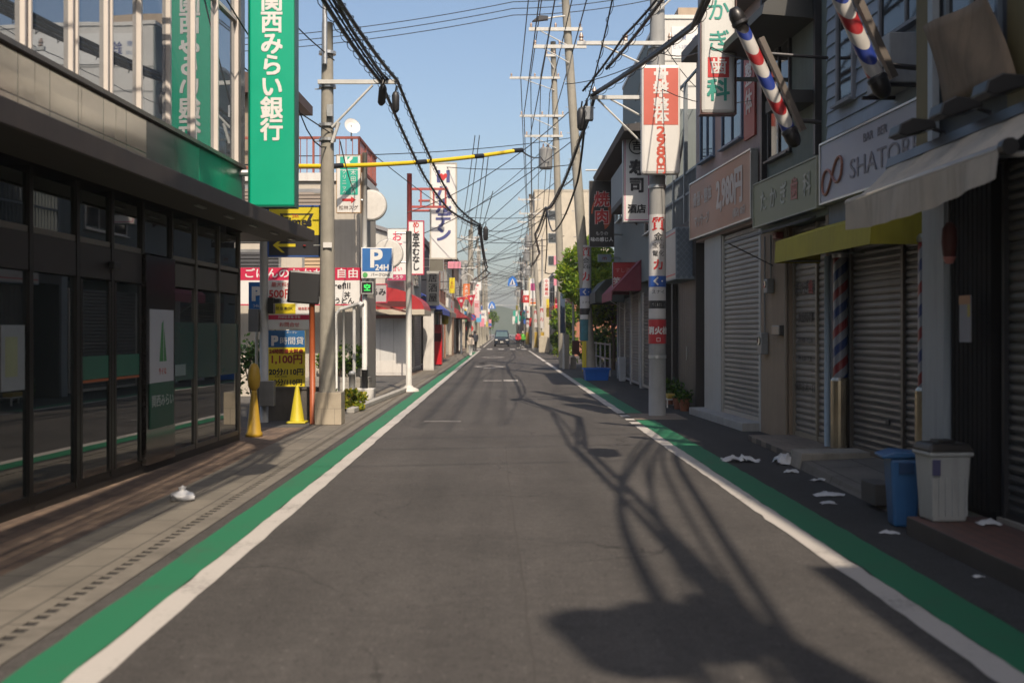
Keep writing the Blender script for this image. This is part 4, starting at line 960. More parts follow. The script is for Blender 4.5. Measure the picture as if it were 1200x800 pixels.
B(-.325, .325, -.094, -.085, .93, 2.0).build('red_field', M('salmon red', (.62, .14, .10), .45, var=.05), ps)
for ch, zz in (('骨', 1.86), ('盤', 1.62), ('・', 1.46), ('整', 1.30), ('体', 1.06)): lettering(ps, ch, .26, 0, zz, cleanwhite, -.0965, bold=.025, sx=1.15)
for k, c in enumerate('2980'): lettering(ps, c, .25, 0, .80 - k * .185, M('salmon lettering', (.62, .10, .06), .45), -.0925, bold=.022, sx=1.45)
lettering(ps, '円', .19, 0, .09, M('salmon lettering', (.62, .10, .06), .45), -.0925, bold=.02)
p2 = pole('utility_pole', 'tall leaning concrete pole wrapped in white and teal adverts behind the blue crate', 3.1, 39.5, 14, .2, .13, (-.95, 0), arms=((12.0, -1.35, .5, .12), (11.4, -1.25, .6, .12)), trans=())
MB().tube([(-.2, -.1, 7.2), (.35, -.15, 7.2)], .03, 6).build('bracket', palesteel, p2)
wrap(p2, .192, 2.05, 4.6, wm, 'advert_wrap', (('質', .34, 4.35, red, dict(bold=.012)), ('金', .22, 4.05, ink, {}), ('宝石', .16, 3.85, ink, {}), ('力', .3, 3.5, red, dict(bold=.03)), ('スナイ', .1, 2.62, ink, {})))
wrap(p2, .2, 2.85, 3.12, blue, 'blue_wrap', (('←', .30, 2.98, cleanwhite, {}),))
wrap(p2, .2, 2.2, 2.42, black, 'black_wrap')
wrap(p2, .2, 1.3, 2.03, M('teal poster', (.03, .16, .20), .5, var=.3, scale=4), 'teal_poster')
for a in (-.5, -.12): 
    q = B(-.035, .035, -.004, .0, .25, 1.28).build('yellow_guard_strip', yellow, p2); q.location = (.205 * math.sin(a), -.205 * math.cos(a), 0); q.rotation_euler.z = a
for c in p2.children:
    if c.name.startswith(('advert', 'blue_w', 'black_w', 'teal', 'letter', 'yellow')): c.location.x += -.95 * 2.8 / 14
lj = thing('junction_box', 'grey cable junction box strapped under the pole arm with black cables', 'junction box', (1.62, 21.65, 5.62))
B(-.12, .12, -.1, .1, 0, .26).build('casing', M('box grey', (.25, .27, .29), .5), lj, bevel=.015)
MB().tube([(0, 0, .26), (0, 0, .42)], .02, 6).build('strap', darksteel, lj)
def closure(x, y, z, lab, s=1.0, tilt=(0, 0), grp='black cable closures'):
    t = thing('cable_closure', lab, 'cable closure', (x, y, z), 0, grp)
    MB().lathe([(0, -.30 * s), (.05 * s, -.29 * s), (.10 * s, -.22 * s), (.11 * s, .18 * s), (.07 * s, .27 * s), (.03 * s, .30 * s)], n=14).build('casing', M('closure black', (.03, .03, .032), .5), t, smooth=True)
    MB().tube([(0, 0, .28 * s), (0.02, 0, .45 * s)], .018, 6).build('tail', cable_m, t)
    t.rotation_euler = (tilt[0], tilt[1], 0)
    return t
closure(1.50, 21.5, 5.62, 'black cable closure hanging beside the grey junction box', .75)
p0 = pole('utility_pole', 'grey concrete utility pole outside the dark shop behind the viewer', 3.1, -1.35, 8.9, .17, .13, arms=((6.3, -1.3, .25, .07),), trans=((7.5, -.78, 1.15), (7.75, -.35, 1.1)))
# left pole with its square stone base
pl = pole('utility_pole', 'weathered concrete pole in a square tiled base at the parking corner', -3.02, 19.7, 6.95, .15, .095, arms=())
MB().box(-.14, 1.22, -.18, -.12, 5.86, 5.93).build('crossarm', palesteel, pl)
MB().tube([(.10, -.14, 5.12), (.80, -.15, 5.84)], .022, 8).build('arm_brace', palesteel, pl)
MB().tube([(.10, -.14, 4.85), (.22, -.14, 5.2)], .03, 8).build('bracket', palesteel, pl)
MB().tube([(-.02, -.16, 6.2), (-.02, -.16, 7.8)], .045, 10).build('extension_tube', steel, pl)
for z in (5.82, 5.15, 6.4, 4.9): MB().lathe([(.135, z), (.15, z), (.15, z + .05), (.135, z + .05)], n=18).build('band_clamp', steel, pl)
B(.02, .12, -.2, -.13, 5.3, 5.5).build('clamp_box', steel, pl)
B(-.05, .10, -.158, -.13, 3.05, 3.14).build('number_plate', cleanwhite, pl)
lb = B(-.23, .23, -.23, .23, 0, .56).build('stone_block', tiles('stone base', (.44, .38, .29), (.40, .35, .27), (.28, .25, .2), .23, .28, .8, .006, 'xz', .2), loc=(-2.98, 19.72, .008), bevel=.012)
tag(lb, 'square beige stone block around the foot of the weathered concrete pole', 'stone block')
closure(-2.05, 19.5, 5.66, 'black cable closure on the thick bundle at the crossarm middle', .65, (.6, .2))
closure(-1.80, 19.3, 5.50, 'grey black cable closure dangling at the crossarm tip', .6, (.1, 0))
# far poles
pC = pole('utility_pole', 'tall concrete pole with paired crossarms and a grey transformer beyond the leaning pole', 2.75, 51, 14.6, .19, .12, (-.45, 0), arms=((13.9, -.4, .1, .1), (12.9, -2.0, .25, .1), (11.2, -1.6, .4, .1), (10.3, -1.4, .3, .1)), trans=((8.9, -.5, 1.15),))
fp = [(3.15, 90, 12.5, -.9, 'concrete pole on a cream block base at the bend of the edge line'), (2.95, 100, 12, -.5, 'slim concrete pole with a grey transformer beside the oval sign'), (2.9, 128, 12.5, .1, 'far concrete pole beyond the zebra crossing, street side by the shops'), (2.9, 158, 12, -.3, 'distant concrete pole among crowded wires past the blue car'),
      (2.9, 195, 12, .0, 'very distant pole near the vanishing end of the shops'), (-2.55, 88, 9.5, .1, 'concrete pole behind the orange banner and red pennants'), (-2.5, 118, 10.5, .2, 'far concrete pole behind the no parking disc'), (-2.5, 152, 11, 0, 'distant pole beyond the two walkers'), (-2.5, 190, 11, 0, 'very distant pole on the walkers side near the tree')]
for k, (x, y, h, ln, lab) in enumerate(fp):
    t = pole('utility_pole', lab, x, y, h, .2, .13, (ln, 0), arms=((h - .5, -1.0, .8, .1), (h - 1.6, -1.0, .8, .1)) if k % 2 == 0 else ((h - .8, -1.1, .5, .1), (h - 3, -.8, .6, .08)), trans=((h - 4.2, -.45, 1.1),) if x > 0 or k == 6 else (), steps=False)
    if x > 0 and y < 130:
        wrap(t, .185, 1.9 + k * .1, 3.6, wm, 'advert_wrap', (('質', .3, 3.3, red, dict(bold=.03)), ('力', .3, 2.6, red, dict(bold=.03))), .02)
        wrap(t, .195, .25, 1.6, M('guard strip amber', (.45, .30, .04), .5), 'yellow_guard', (), .01)
o = MB().prism([(-.42, 0), (.42, 0), (.42, 1.05), (.25, 1.3), (-.25, 1.3), (-.42, 1.05)], 'y', -.4, .4).build('stone_block', M('cream concrete', (.52, .47, .37), .85, grime=.25), loc=(3.32, 89.4, .004), bevel=.04)
tag(o, 'cream concrete block with chamfered shoulders around the far pole', 'concrete block')
# ================================================================ parking corner on the left
lw = MB().box(-1.15, .0, -.12, .12, 0, .56).box(-1.15, -.0, -.14, .14, .56, .6).build('low_wall', M('dark stone wall', (.10, .09, .08), .7, var=.25, bump=.3, grime=.3), loc=(-3.25, 20.6, .008))
tag(lw, 'low dark stone wall behind the yellow cone', 'wall')
sp = thing('sign_post', 'tall pale steel post with control boxes at the parking entrance', 'post', (-4.2, 20.1, .006))
MB().tube([(0, 0, 0), (0, 0, 3.95)], .075, 14).build('post', palesteel, sp, smooth=True)
B(-.05, .22, -.22, -.06, .3, .74).build('control_box', M('control box', (.33, .33, .32), .4, .4, grime=.2), sp, bevel=.01)
B(-.25, -.08, -.14, .1, 1.6, 2.0).build('meter_box', M('meter grey', (.20, .21, .22), .5), sp, bevel=.01)
MB().box(.09, .19, -.14, .04, 1.92, 2.2).box(.19, .30, -.12, -.02, 2.1, 2.18).build('camera_box', black, sp)
tm = sign('parking_sign', 'yellow and black parking sign with yellow arrow in a blue frame', (-3.66, 20.15, 2.95), .90, .86, .14, M('parking black', (.02, .02, .025), .5), frame=M('parking blue', (.03, .10, .35), .45), fw=.025, r=.005,
          rects=[(-.45, .45, .36, .86, yellow, 'yellow_field')], rails=[((-.45, 0, .25), (-.54, 0, .25), .03), ((-.45, 0, .7), (-.54, 0, .7), .03)])
MB().prism([(-.26, .74), (.34, .74), (.20, .46), (-.14, .46)], 'y', -.0785, -.075).build('badge', M('parking black', (.02, .02, .025)), tm)
MB().prism([(-.20, .71), (.27, .71), (.17, .50), (-.10, .50)], 'y', -.0825, -.079).build('badge_field', yellow, tm)
lettering(tm, 'Times', .21, .04, .59, ink, -.087, bold=.02, sx=1.05); lettering(tm, '24h', .08, .02, .69, red, -.087, bold=.02)
MB().prism([(-.38, .18), (-.22, .31), (-.17, .31), (-.29, .205), (.02, .205), (.02, .155), (-.29, .155), (-.17, .05), (-.22, .05)], 'y', -.076, -.0715).build('arrow', yellow, tm)
MB().lathe([(0, 0), (.025, 0), (.025, .01), (0, .012)], n=12).build('red_lamp', red, tm).location = (.18, -.085, .17)
pb = sign('tariff_board', 'yellow hourly parking tariff board with blue heading on short legs', (-3.97, 21.0, .42), .68, 1.21, .06, M('board yellow', (.90, .72, .03), .5, var=.06), r=.01,
          rects=[(-.34, .34, .90, 1.21, M('board blue', (.02, .13, .33), .5), 'blue_heading'), (-.34, .34, 0, .17, cleanwhite, 'white_foot')], rails=[((-.25, .0, 0), (-.25, 0, -.41), .02), ((.25, 0, 0), (.25, 0, -.41), .02)])
for s, z, x, m, sz, kw in (('P', 1.01, -.22, cleanwhite, .24, dict(bold=.04)), ('時間貸', 1.01, .10, cleanwhite, .15, {}), ('24時間最大料金', .82, 0, M('dark red letter', (.32, .04, .02), .5), .09, dict(bold=.03)), ('1,100円', .67, 0, M('dark red letter', (.32, .04, .02), .5), .19, dict(bold=.02)),
                           ('20分/110円', .44, 0, ink, .135, dict(bold=.02)), ('8:00~20:00', .36, -.1, ink, .05, {}), ('60分/110円', .25, 0, ink, .125, dict(bold=.02)), ('コインパーキング', .14, 0, navy, .05, {}), ('時間貸駐車場', .06, 0, red, .08, dict(bold=.03)), ('オープン', 1.17, .1, cleanwhite, .05, {})):
    lettering(pb, s, sz, x, z, m, -.0375, **kw)
bd = sign('price_board', 'white tariff board with yellow band and crimson foot behind the mirror', (-4.1, 22.0, 1.65), .92, .95, .08, cleanwhite, r=.01,
          rects=[(-.46, .12, .30, .50, yellow, 'yellow_band'), (-.46, .46, .19, .28, crimson, 'crimson_band')], rails=[((-.4, 0, 0), (-.4, 0, -1.64), .03), ((.4, 0, 0), (.4, 0, -1.64), .03)])
for s, z, x, m, sz in (('最大料金', .86, -.15, red, .1), ('500円', .68, -.15, red, .2), ('8時~18時', .55, -.1, M('grey blue letter', (.2, .25, .4), .5), .07), ('24時間 駐車OK', .40, -.17, ink, .07), ('軽自動車', .40, .29, red, .06), ('月極駐車場 空有', .235, 0, cleanwhite, .06), ('お問合せ', .09, 0, red, .1)):
    lettering(bd, s, sz, x, z, m, -.0475)
sign('blue_parking_board', 'small blue parking board with big white P beside the pale steel post', (-4.72, 21.9, 2.02), .30, .54, .06, M('board blue2', (.03, .16, .45), .45), r=.01, texts=[('P', .36, 0, .30, cleanwhite, dict(bold=.04)), ('24h', .08, 0, .08, cleanwhite)], rails=[((0, .0, 0), (0, 0, -2.01), .03)])
mi = thing('convex_mirror', 'square traffic mirror seen from its black back on an orange post', 'mirror', (-3.28, 19.75, .008))
om = M('orange post', (.42, .10, .03), .5, var=.12, grime=.25)
MB().tube([(0, 0, 0), (-.02, 0, 2.55)], .05, 14).build('post', om, mi, smooth=True)
mb = B(-.31, .24, -.10, -.04, 0, .56).build('mirror_back', black, mi, bevel=.05); mb.location = (-.13, -.02, 2.08); mb.rotation_euler = (0, RAD(4), RAD(8))
B(-.27, .20, -.0385, -.03, .04, .52).build('mirror_face', M('mirror', (.8, .8, .8), .03, 1, var=.01), mb)
MB().tube([(0, -.0, 2.4), (-.1, -.06, 2.4)], .03, 8).build('bracket', steel, mi)
cn = thing('traffic_cone', 'bright yellow traffic cone with white streak before the tariff board', 'cone', (-3.58, 19.9, .010))
cm = M('cone yellow', (.66, .55, .025), .5, var=.1, grime=.25)
MB().lathe([(.135, .03), (.125, .05), (.032, .64), (.027, .66), (0, .665)], n=24).build('body', cm, cn, smooth=True)
B(-.17, .17, -.17, .17, 0, .035).build('base', cm, cn, bevel=.02)
yc = thing('pole_cone', 'amber yellow pole cone with bulging top at the bank corner', 'cone', (-3.78, 17.35, .010))
ym = M('amber plastic', (.55, .34, .03), .5, var=.12, grime=.3)
MB().lathe([(.13, .0), (.13, .05), (.11, .08), (.045, .66), (.04, .70)], n=22).build('cone', ym, yc, smooth=True)
MB().lathe([(.04, .70), (.085, .76), (.10, .88), (.085, 1.02), (.05, 1.10), (0, 1.12)], n=20).build('bulb', ym, yc, smooth=True)
bo = thing('bollard', 'short grey steel bollard beside the yellow green bush', 'bollard', (-3.50, 26.6, .006))
MB().tube([(0, 0, 0), (0, 0, .62)], .075, 14).build('post', M('bollard steel', (.25, .25, .24), .5, .5), bo, smooth=True)
MB().lathe([(.08, .60), (.085, .64), (.05, .68), (0, .69)], n=14).build('cap', steel, bo)
def bush(name, label, loc, w, d, h, n, size, mats, seed, cat='bush', group=None, trunk=True):
    t = thing(name, label, cat, loc, 0, group); R = random.Random(seed); pts = []
    for _ in range(26):
        a, q = R.uniform(0, 6.28), math.sqrt(R.random()) * .5
        pts.append((math.cos(a) * q * w, math.sin(a) * q * d, h * (.15 + .8 * R.random() * (1 - q * .7))))
    leaves(t, 'foliage', pts, size, n, mats, seed, (w * .07, d * .07, h * .07))
    b = MB()
    for k in range(5): b.tube([(R.uniform(-.05, .05), R.uniform(-.05, .05), 0), (R.uniform(-.25, .25) * w, R.uniform(-.25, .25) * d, h * .7)], [.02, .006], 5)
    b.build('stem', M('bark', (.13, .095, .065), .9, var=.3), t)
    return t
ylm = [leaf('leaf lime', (.30, .34, .02)), leaf('leaf gold', (.42, .36, .03)), leaf('leaf mid2', (.14, .22, .02))]
bush('low_bush', 'round yellow green bush at the kerb beyond the stone pole base', (-3.16, 23.0, .006), .66, .6, .46, 1800, .085, ylm, 11)
bush('shrub', 'dark olive shrub growing in the grey planter', (-3.95, 27.75, .45), 1.0, .5, 1.0, 1300, .10, [lm[0], lm[2], ylm[2]], 12)
bush('shrub', 'dim hedge shrub behind the tariff boards', (-5.2, 24.0, .006), 1.5, .8, 1.9, 1200, .12, [lm[0], lm[2], lm[2]], 13)
pla = MB().box(-.8, .75, -.3, .3, 0, .5).build('planter', tiles('planter blocks', (.34, .32, .28), (.30, .28, .25), (.2, .19, .17), .4, .2, .9, .008, 'xz', .3), loc=(-3.95, 27.75, .004), bevel=.01)
tag(pla, 'grey block planter under the olive shrub', 'planter')
ke = MB().add([(0, 0, 0), (.16, 0, 0), (.55, 9, 0), (.39, 9, 0), (0, 0, .10), (.16, 0, .10), (.55, 9, .1), (.39, 9, .1)], [(3, 2, 1, 0), (4, 5, 6, 7), (0, 1, 5, 4), (1, 2, 6, 5), (2, 3, 7, 6), (3, 0, 4, 7)]).build('kerb', M('pale kerb', (.42, .41, .38), .85, grime=.3), loc=(-3.05, 22.3, .008), bevel=.015)
struct(ke)
ps2 = thing('parking_pole', 'slim steel pole with black foot carrying the clinic and blue parking signs', 'post', (-3.26, 27.05, .006))
MB().tube([(0, 0, .7), (0, 0, 5.85)], .062, 12).build('post', palesteel, ps2, smooth=True)
MB().tube([(0, 0, 0), (0, 0, .7)], .075, 12).build('foot', black, ps2, smooth=True)
B(-.22, .24, -.2, .2, 0, .26).build('base', M('white base', (.62, .61, .58), .7), ps2, bevel=.02)
pk = sign('parking_sign', 'square blue parking sign with large white P and white foot strip', (-2.95, 26.95, 2.87), .75, .73, .10, cleanwhite, r=.01, rects=[(-.35, .35, .165, .71, M('parking sign blue', (.03, .15, .42), .45), 'blue_field')],
          texts=[('P', .60, -.03, .45, cleanwhite, dict(bold=.022)), ('24H', .19, .12, .25, cleanwhite, dict(bold=.02)), ('パークONE', .09, .08, .08, ink)], rails=[((-.30, .05, .2), (-.31, .1, .2), .03), ((-.30, .05, .6), (-.31, .1, .6), .03)])
MB().lathe([(0, 0), (.06, 0), (.06, .006), (0, .008)], n=16).build('round_mark', M('mark green', (.1, .4, .12), .5), pk).rotation_euler = (RAD(90), 0, 0)
pk.children[-1].location = (-.28, -.053, .08)
dg = sign('vacancy_display', 'small black vacancy display with green character below the blue parking sign', (-3.18, 26.93, 2.52), .25, .25, .10, black, frame=M('display edge', (.4, .4, .38), .5), fw=.02, r=.01, texts=[('空', .17, 0, .12, M('display green', (.03, .5, .08), .5, emit=1.2))], rails=[((-.08, .05, .12), (-.08, .1, .12), .02)])
gp = thing('gate_frame', 'white steel gateway frame beside the weathered concrete pole', 'gate', (-3.82, 26.2, .006))
MB().tube([(0, 0, 0), (0, 0, 2.0), (.1, 0, 2.12), (.55, 0, 2.25)], .045, 10).build('upright', palesteel, gp, smooth=True)
MB().tube([(.18, 0, 0), (.18, 0, 2.1)], .03, 10).build('rear_upright', palesteel, gp, smooth=True)
MB().tube([(.55, 0, 2.25), (.62, -.05, 2.2)], .06, 8).build('lamp_head', M('lamp white', (.6, .6, .58), .5), gp)
k = sign('clinic_sign', 'green and white clinic sign with big letter K and red arrow', (-3.62, 26.95, 4.42), .56, 1.36, .14, white, r=.01, frame=M('rusty edge', (.45, .26, .1), .7), fw=.008, rails=[((.28, 0, .3), (.33, 0, .3), .03), ((.28, 0, 1.1), (.33, 0, 1.1), .03)],
         rects=[(-.20, .22, 1.02, 1.32, teal, 'green_field'), (-.20, .22, .42, 1.0, teal, 'green_field')])
lettering(k, 'K', .34, .01, 1.17, cleanwhite, -.078, bold=.03); lettering(k, '木田眼科', .135, .11, .71, cleanwhite, -.078, vert=True); lettering(k, 'クリニック', .115, -.10, .71, cleanwhite, -.078, vert=True)
MB().prism([(-.15, .27), (.06, .27), (.06, .22), (.17, .30), (.06, .38), (.06, .33), (-.15, .33)], 'y', -.077, -.0715).build('arrow', red, k)
lettering(k, '松林スグ', .115, .0, .11, M('brown lettering', (.15, .09, .07), .5), -.077)
# restaurant fascia board on posts
rb = sign('restaurant_board', 'long white restaurant board with crimson heading above the parking lot', (-5.15, 27.3, 2.24), 3.6, .90, .12, cleanwhite, r=.01, rects=[(-1.8, 1.8, .60, .90, crimson, 'crimson_heading'), (-1.8, 1.8, 0, .03, crimson, 'crimson_edge'), (1.77, 1.8, .03, .6, crimson, 'crimson_edge')],
          texts=[('ごはんのおかわり自由', .24, .35, .75, cleanwhite, dict(sx=1.15)), ('free refill', .20, 1.1, .46, ink, dict(sx=1.2)), ('丼', .16, 1.45, .24, ink), ('うどん', .16, 1.38, .10, ink)])
for x in (-1.6, 0, 1.6): MB().tube([(x, .06, 0), (x, .06, -2.23)], .04, 8).build('leg', palesteel, rb)
# building behind the lot: beige, rusty roof rail, shutters
ba, LA2 = facade('beige_building', 'beige low building with brown blinds and rust red roof terrace railing', 'building', (-3.55, 28.3), (-3.50, 31.6))
bw = M('cream wall', (.56, .51, .43), .8, var=.06, grime=.25)
MB().box(0, LA2, 0, 8, 0, 5.35).build('wall', bw, ba)
B(-.08, LA2 + .05, -.08, 8.05, 5.352, 5.55).build('roof', white, ba)
def endwin(x0, x1, z0, z1, m):   # on the end wall that faces the viewer (local -x)
    f = B(-.035, -.001, x0 - .06, x1 + .06, z0 - .06, z1 + .06).build('window', alu, ba)
    w = MB(); n = int((z1 - z0) / .09)
    for k in range(n): w.prism([(-.04, z0 + k * .09), (-.055, z0 + k * .09 + .02), (-.04, z0 + k * .09 + .085)], 'y', x0, x1)
    w.build('blind', m, f)
bl = M('taupe blind', (.24, .195, .16), .6, var=.08)
endwin(.7, 1.9, 4.0, 5.1, bl); endwin(2.2, 4.6, 3.9, 5.2, bl); endwin(5.2, 7.2, 3.9, 5.2, bl)
endwin(.75, 1.35, 2.9, 3.7, M('tan panel', (.5, .36, .22), .7)); endwin(2.0, 3.6, 2.6, 3.6, darksteel)
rl = MB()
for x0, x1, y0, y1 in ((-.0, LA2, 0, 0), (0, 0, 0, 7.8)):
    L_ = max(x1 - x0, y1 - y0); n = int(L_ / .16)
    for k in range(n + 1):
        px, py = x0 + (x1 - x0) * k / n, y0 + (y1 - y0) * k / n; w = .025 if k % 7 == 0 else .009
        rl.box(px - w, px + w, py - w, py + w, 5.55, 6.42)
    for z in (5.66, 6.4): rl.box(x0 - .03, x1 + .03, y0 - .03, y1 + .03, z, z + .06)
rl.build('railing', rust, ba)
hut = B(.3, 2.6, 2.0, 5.6, 5.551, 7.6).build('roof_hut', M('hut tan', (.33, .27, .2), .8, grime=.3), ba)
MB().prism([(1.7, 7.55), (5.9, 7.55), (5.9, 7.8), (3.8, 8.3), (1.7, 7.8)], 'x', -.1, 3.0).build('hut_roof', M('hut roof brown', (.10, .06, .05), .7), ba)
B(.5, 1.8, -.05, -.002, 3.0, 4.9).build('shop_shutter', shut_d, ba)
B(.2, 3.0, -.04, -.002, .1, 2.5).build('shop_shutter', shut_m, ba)
for x, y, z, lab, s in ((-3.36, 29.4, 4.86, 'round white disc sign on the beige building beside the clinic sign', .39), (-3.28, 33.0, 3.86, 'round white disc sign partly behind the square blue parking sign', .42)):
    t = thing('disc_sign', lab, 'sign', (x, y, z), 0, 'round white disc signs')
    o = MB().lathe([(0, 0), (s - .03, 0), (s, .03), (s, .15), (s - .03, .18), (0, .18)], n=40).build('disc', white, t); o.rotation_euler = (RAD(90), 0, 0)
    o = MB().lathe([(s - .001, .02), (s + .015, .04), (s + .015, .14), (s - .001, .16)], n=40).build('rim', M('rim grey', (.4, .4, .38), .5), t); o.rotation_euler = (RAD(90), 0, 0)
    MB().tube([(-s, -.09, 0), (-s - .3, -.09, 0)], .03, 8).build('bracket', steel, t)
# white workshop building with gable, sweets sign, red arch awning and shed
wo, LO = facade('white_gabled_house', 'pale grey house with low gable behind the red arched awning', 'building', (-3.75, 43.5), (-3.55, 50))
MB().prism([(0, 0), (7, 0), (7, 5.2), (3.5, 6.3), (0, 5.2)], 'x', 0, LO).build('wall', M('pale render', (.60, .59, .54), .8, var=.06, grime=.3), wo)
MB().prism([(-.2, 5.16), (3.5, 6.33), (7.2, 5.16), (7.2, 5.3), (3.5, 6.48), (-.2, 5.3)], 'x', -.15, LO + .1).build('roof', M('grey roof', (.25, .25, .26), .7), wo)
window(wo, 1.0, 2.6, 3.6, 4.7, 0, alu, winglass, 1); window(wo, 3.6, 5.2, 3.6, 4.7, 0, alu, winglass, 1)
shutter(wo, .4, 3.0, .1, 2.5, -.02, shut_d, .1); shutter(wo, 3.4, 6.0, .1, 2.5, -.02, shut_b, .1)
f = MB()
for k in range(6): f.box(-.04, -.002, .35, 1.25, 3.9 + k * .17, 4.03 + k * .17)
f.build('louvre', M('brown louvre', (.16, .14, .12), .6), wo)
sd = thing('storage_shed', 'white painted shed wall with closed panel, part shaded by the awnings', 'shed', (-4.2, 42.0, .008))
MB().box(-.78, .72, 0, 1.3, 0, 2.1).build('wall', M('shed white', (.66, .66, .64), .6, var=.05, grime=.25), sd)
B(-.85, .8, -.1, 1.3, 2.1, 2.2).build('roof', M('shed roof', (.3, .12, .1), .6), sd)
for x in (-.3, .2): B(x, x + .012, -.006, .002, .05, 2.05).build('seam', M('seam grey', (.35, .34, .32)), sd)
B(-.6, .6, -.012, -.004, .08, .55).build('bottom_panel', white, sd)
ra = thing('arched_awning', 'glossy red arched awning over the white shed', 'awning', (-3.75, 43.2, 0))
pr = [(-1.05, 2.35)] + [(-1.05 + 1.9 * math.sin(a * math.pi / 20) , 2.35 + .95 * math.cos(a * math.pi / 20)) for a in range(0, 11)]
rm = M('awning red', (.42, .025, .03), .45, var=.15, grime=.25)
MB().prism([(-1.05, 2.45), (.85, 2.45)] + [(-1.05 + 1.9 * math.sin(a * math.pi / 20), 2.45 + .85 * math.cos(a * math.pi / 20)) for a in range(9, -1, -1)], 'y', -.8, 3.2).build('canopy', rm, ra)
B(-1.05, .87, -.84, 3.2, 2.25, 2.447).build('soffit_board', M('cream board', (.55, .50, .40), .6), ra)
B(-.9, .2, -.815, -.803, 2.55, 2.75).build('name_strip', M('dark strip', (.10, .015, .015), .5), ra)
rc = MB().prism([(-1.0, 2.68), (.75, 2.28), (.78, 2.34), (-1.0, 2.78)], 'y', -.9, .6).build('canopy', M('maroon sheet', (.20, .055, .045), .6, grime=.3), loc=(-4.1, 41.5, 0))
tag(rc, 'thin maroon sheet canopy sloping in front of the red arch', 'awning')
MB().tube([(0, 0, 0), (0, 0, 2.35)], .03, 8).build('post', steel, rc).location = (.7, -.7, 0)
for x in (-.9, .6): MB().tube([(x, -.75, 2.45), (x, .55, 2.45)], .025, 6).build('purlin', steel, rc)
sw = sign('sweets_sign', 'white upright sign with pink hand lettered characters and crimson foot', (-3.95, 43.0, 3.55), .72, 1.95, .14, cleanwhite, r=.01, frame=M('sign grey edge', (.25, .25, .26)), fw=.012, rects=[(-.36, .36, 0, .22, M('magenta2', (.45, .03, .12), .5), 'crimson_foot')],
     texts=[('お菓子', .40, 0, 1.2, M('pink red lettering', (.65, .06, .12), .5), dict(vert=True)), ('しろや', .16, 0, .11, cleanwhite), ('甘い', .2, 0, .42, M('pink red lettering', (.65, .06, .12), .5))], rails=[((0, .07, .5), (0, .6, .5), .03)])
sign('red_framed_board', 'grey board with black brush lettering and red edge over the shed', (-4.3, 38.5, 2.62), .80, .58, .08, M('grey board', (.42, .40, .40), .6), r=.005, frame=crimson, fw=.03, texts=[('まるみ', .26, 0, .32, ink, dict(bold=.02))], rails=[((0, .04, .3), (0, .9, .3), .03)])
gl2 = thing('lamp_post', 'pale grey steel street post at the kerb before the shed', 'post', (-2.50, 30.6, .008))
MB().tube([(0, 0, 0), (0, 0, 4.3)], .08, 14).build('post', palesteel, gl2, smooth=True)
MB().lathe([(.28, 0), (.26, .06), (.12, .12), (.1, .16)], n=18).build('foot', white, gl2)
rt = thing('sign_mast', 'red steel sign mast with a lattice arm', 'mast', (-3.62, 44.6, .008))
rdm = M('mast red', (.42, .07, .06), .55, var=.15, grime=.25)
MB().tube([(0, 0, 0), (0, 0, 7.8)], .10, 12).build('post', rdm, rt, smooth=True)
m = MB()
for z in (6.45, 7.15): m.box(.08, 1.5, -.04, .04, z, z + .09)
for x in (.45, .95, 1.42): m.box(x - .035, x + .035, -.035, .035, 6.54, 7.15)
m.build('lattice_arm', rdm, rt)
hs = sign('pharmacy_sign', 'huge white vertical sign with blue characters and blue H mark holding a red heart', (-2.33, 45.5, 4.55), .98, 3.75, .30, cleanwhite, frame=M('beige frame', (.50, .47, .40), .5), fw=.05, r=.01,
     texts=[('ハルデン', .66, 0, 1.75, M('indigo lettering', (.07, .08, .24), .5), dict(vert=True, bold=.03, pitch=.84))])
B(-.26, -.12, -.156, -.148, 3.0, 3.5).build('mark_bar', M('indigo lettering', (.07, .08, .24)), hs); B(.12, .26, -.156, -.148, 3.0, 3.5).build('mark_bar', M('indigo lettering', (.07, .08, .24)), hs)
MB().prism([(0, 3.08), (.15, 3.24), (.15, 3.34), (.07, 3.37), (0, 3.31), (-.07, 3.37), (-.15, 3.34), (-.15, 3.24)], 'y', -.160, -.149).build('heart_mark', red, hs)
MB().tube([(-.49, 0, 1.9), (-1.3, 0, 1.9)], .05, 8).build('bracket', rdm, hs); MB().tube([(-.49, 0, 2.3), (-1.0, 0, 2.3)], .05, 8).build('bracket', rdm, hs)
sign('diner_sign', 'narrow white upright sign with red rim and black characters', (-2.95, 39.2, 3.60), .50, 1.80, .16, cleanwhite, frame=crimson, fw=.03, r=.01, texts=[('宮本むなし', .27, 0, .74, ink, dict(vert=True, bold=.025, pitch=.95)), ('めし', .24, 0, 1.58, red, dict(vert=True, pitch=.8))], rails=[((-.25, 0, .4), (-.7, 0, .4), .03), ((-.25, 0, 1.4), (-.7, 0, 1.4), .03)])
# dish of the roof and small things on the far kerb
wp = thing('gate_pillar', 'white gate pillar between the shed and the bright red cabinet', 'pillar', (-3.05, 47.5, .008))
B(-.22, .22, -.2, .2, 0, 2.5).build('pillar', white, wp, bevel=.01)
B(-.26, .26, -.24, .24, 2.5, 2.56).build('cap', concrete, wp)
rv = thing('red_cabinet', 'bright red upright vending cabinet with a dark band', 'cabinet', (-3.12, 54.0, .008))
B(-.29, .29, -.35, .35, .06, 1.95).build('body', M('cabinet red', (.62, .01, .02), .35, var=.05), rv, bevel=.02)
B(-.26, .26, -.356, -.345, 1.15, 1.55).build('dark_window', M('dark red window', (.10, .005, .01), .15), rv)
MB().box(-.25, -.15, -.3, .3, 0, .06).box(.15, .25, -.3, .3, 0, .06).build('foot', black, rv)
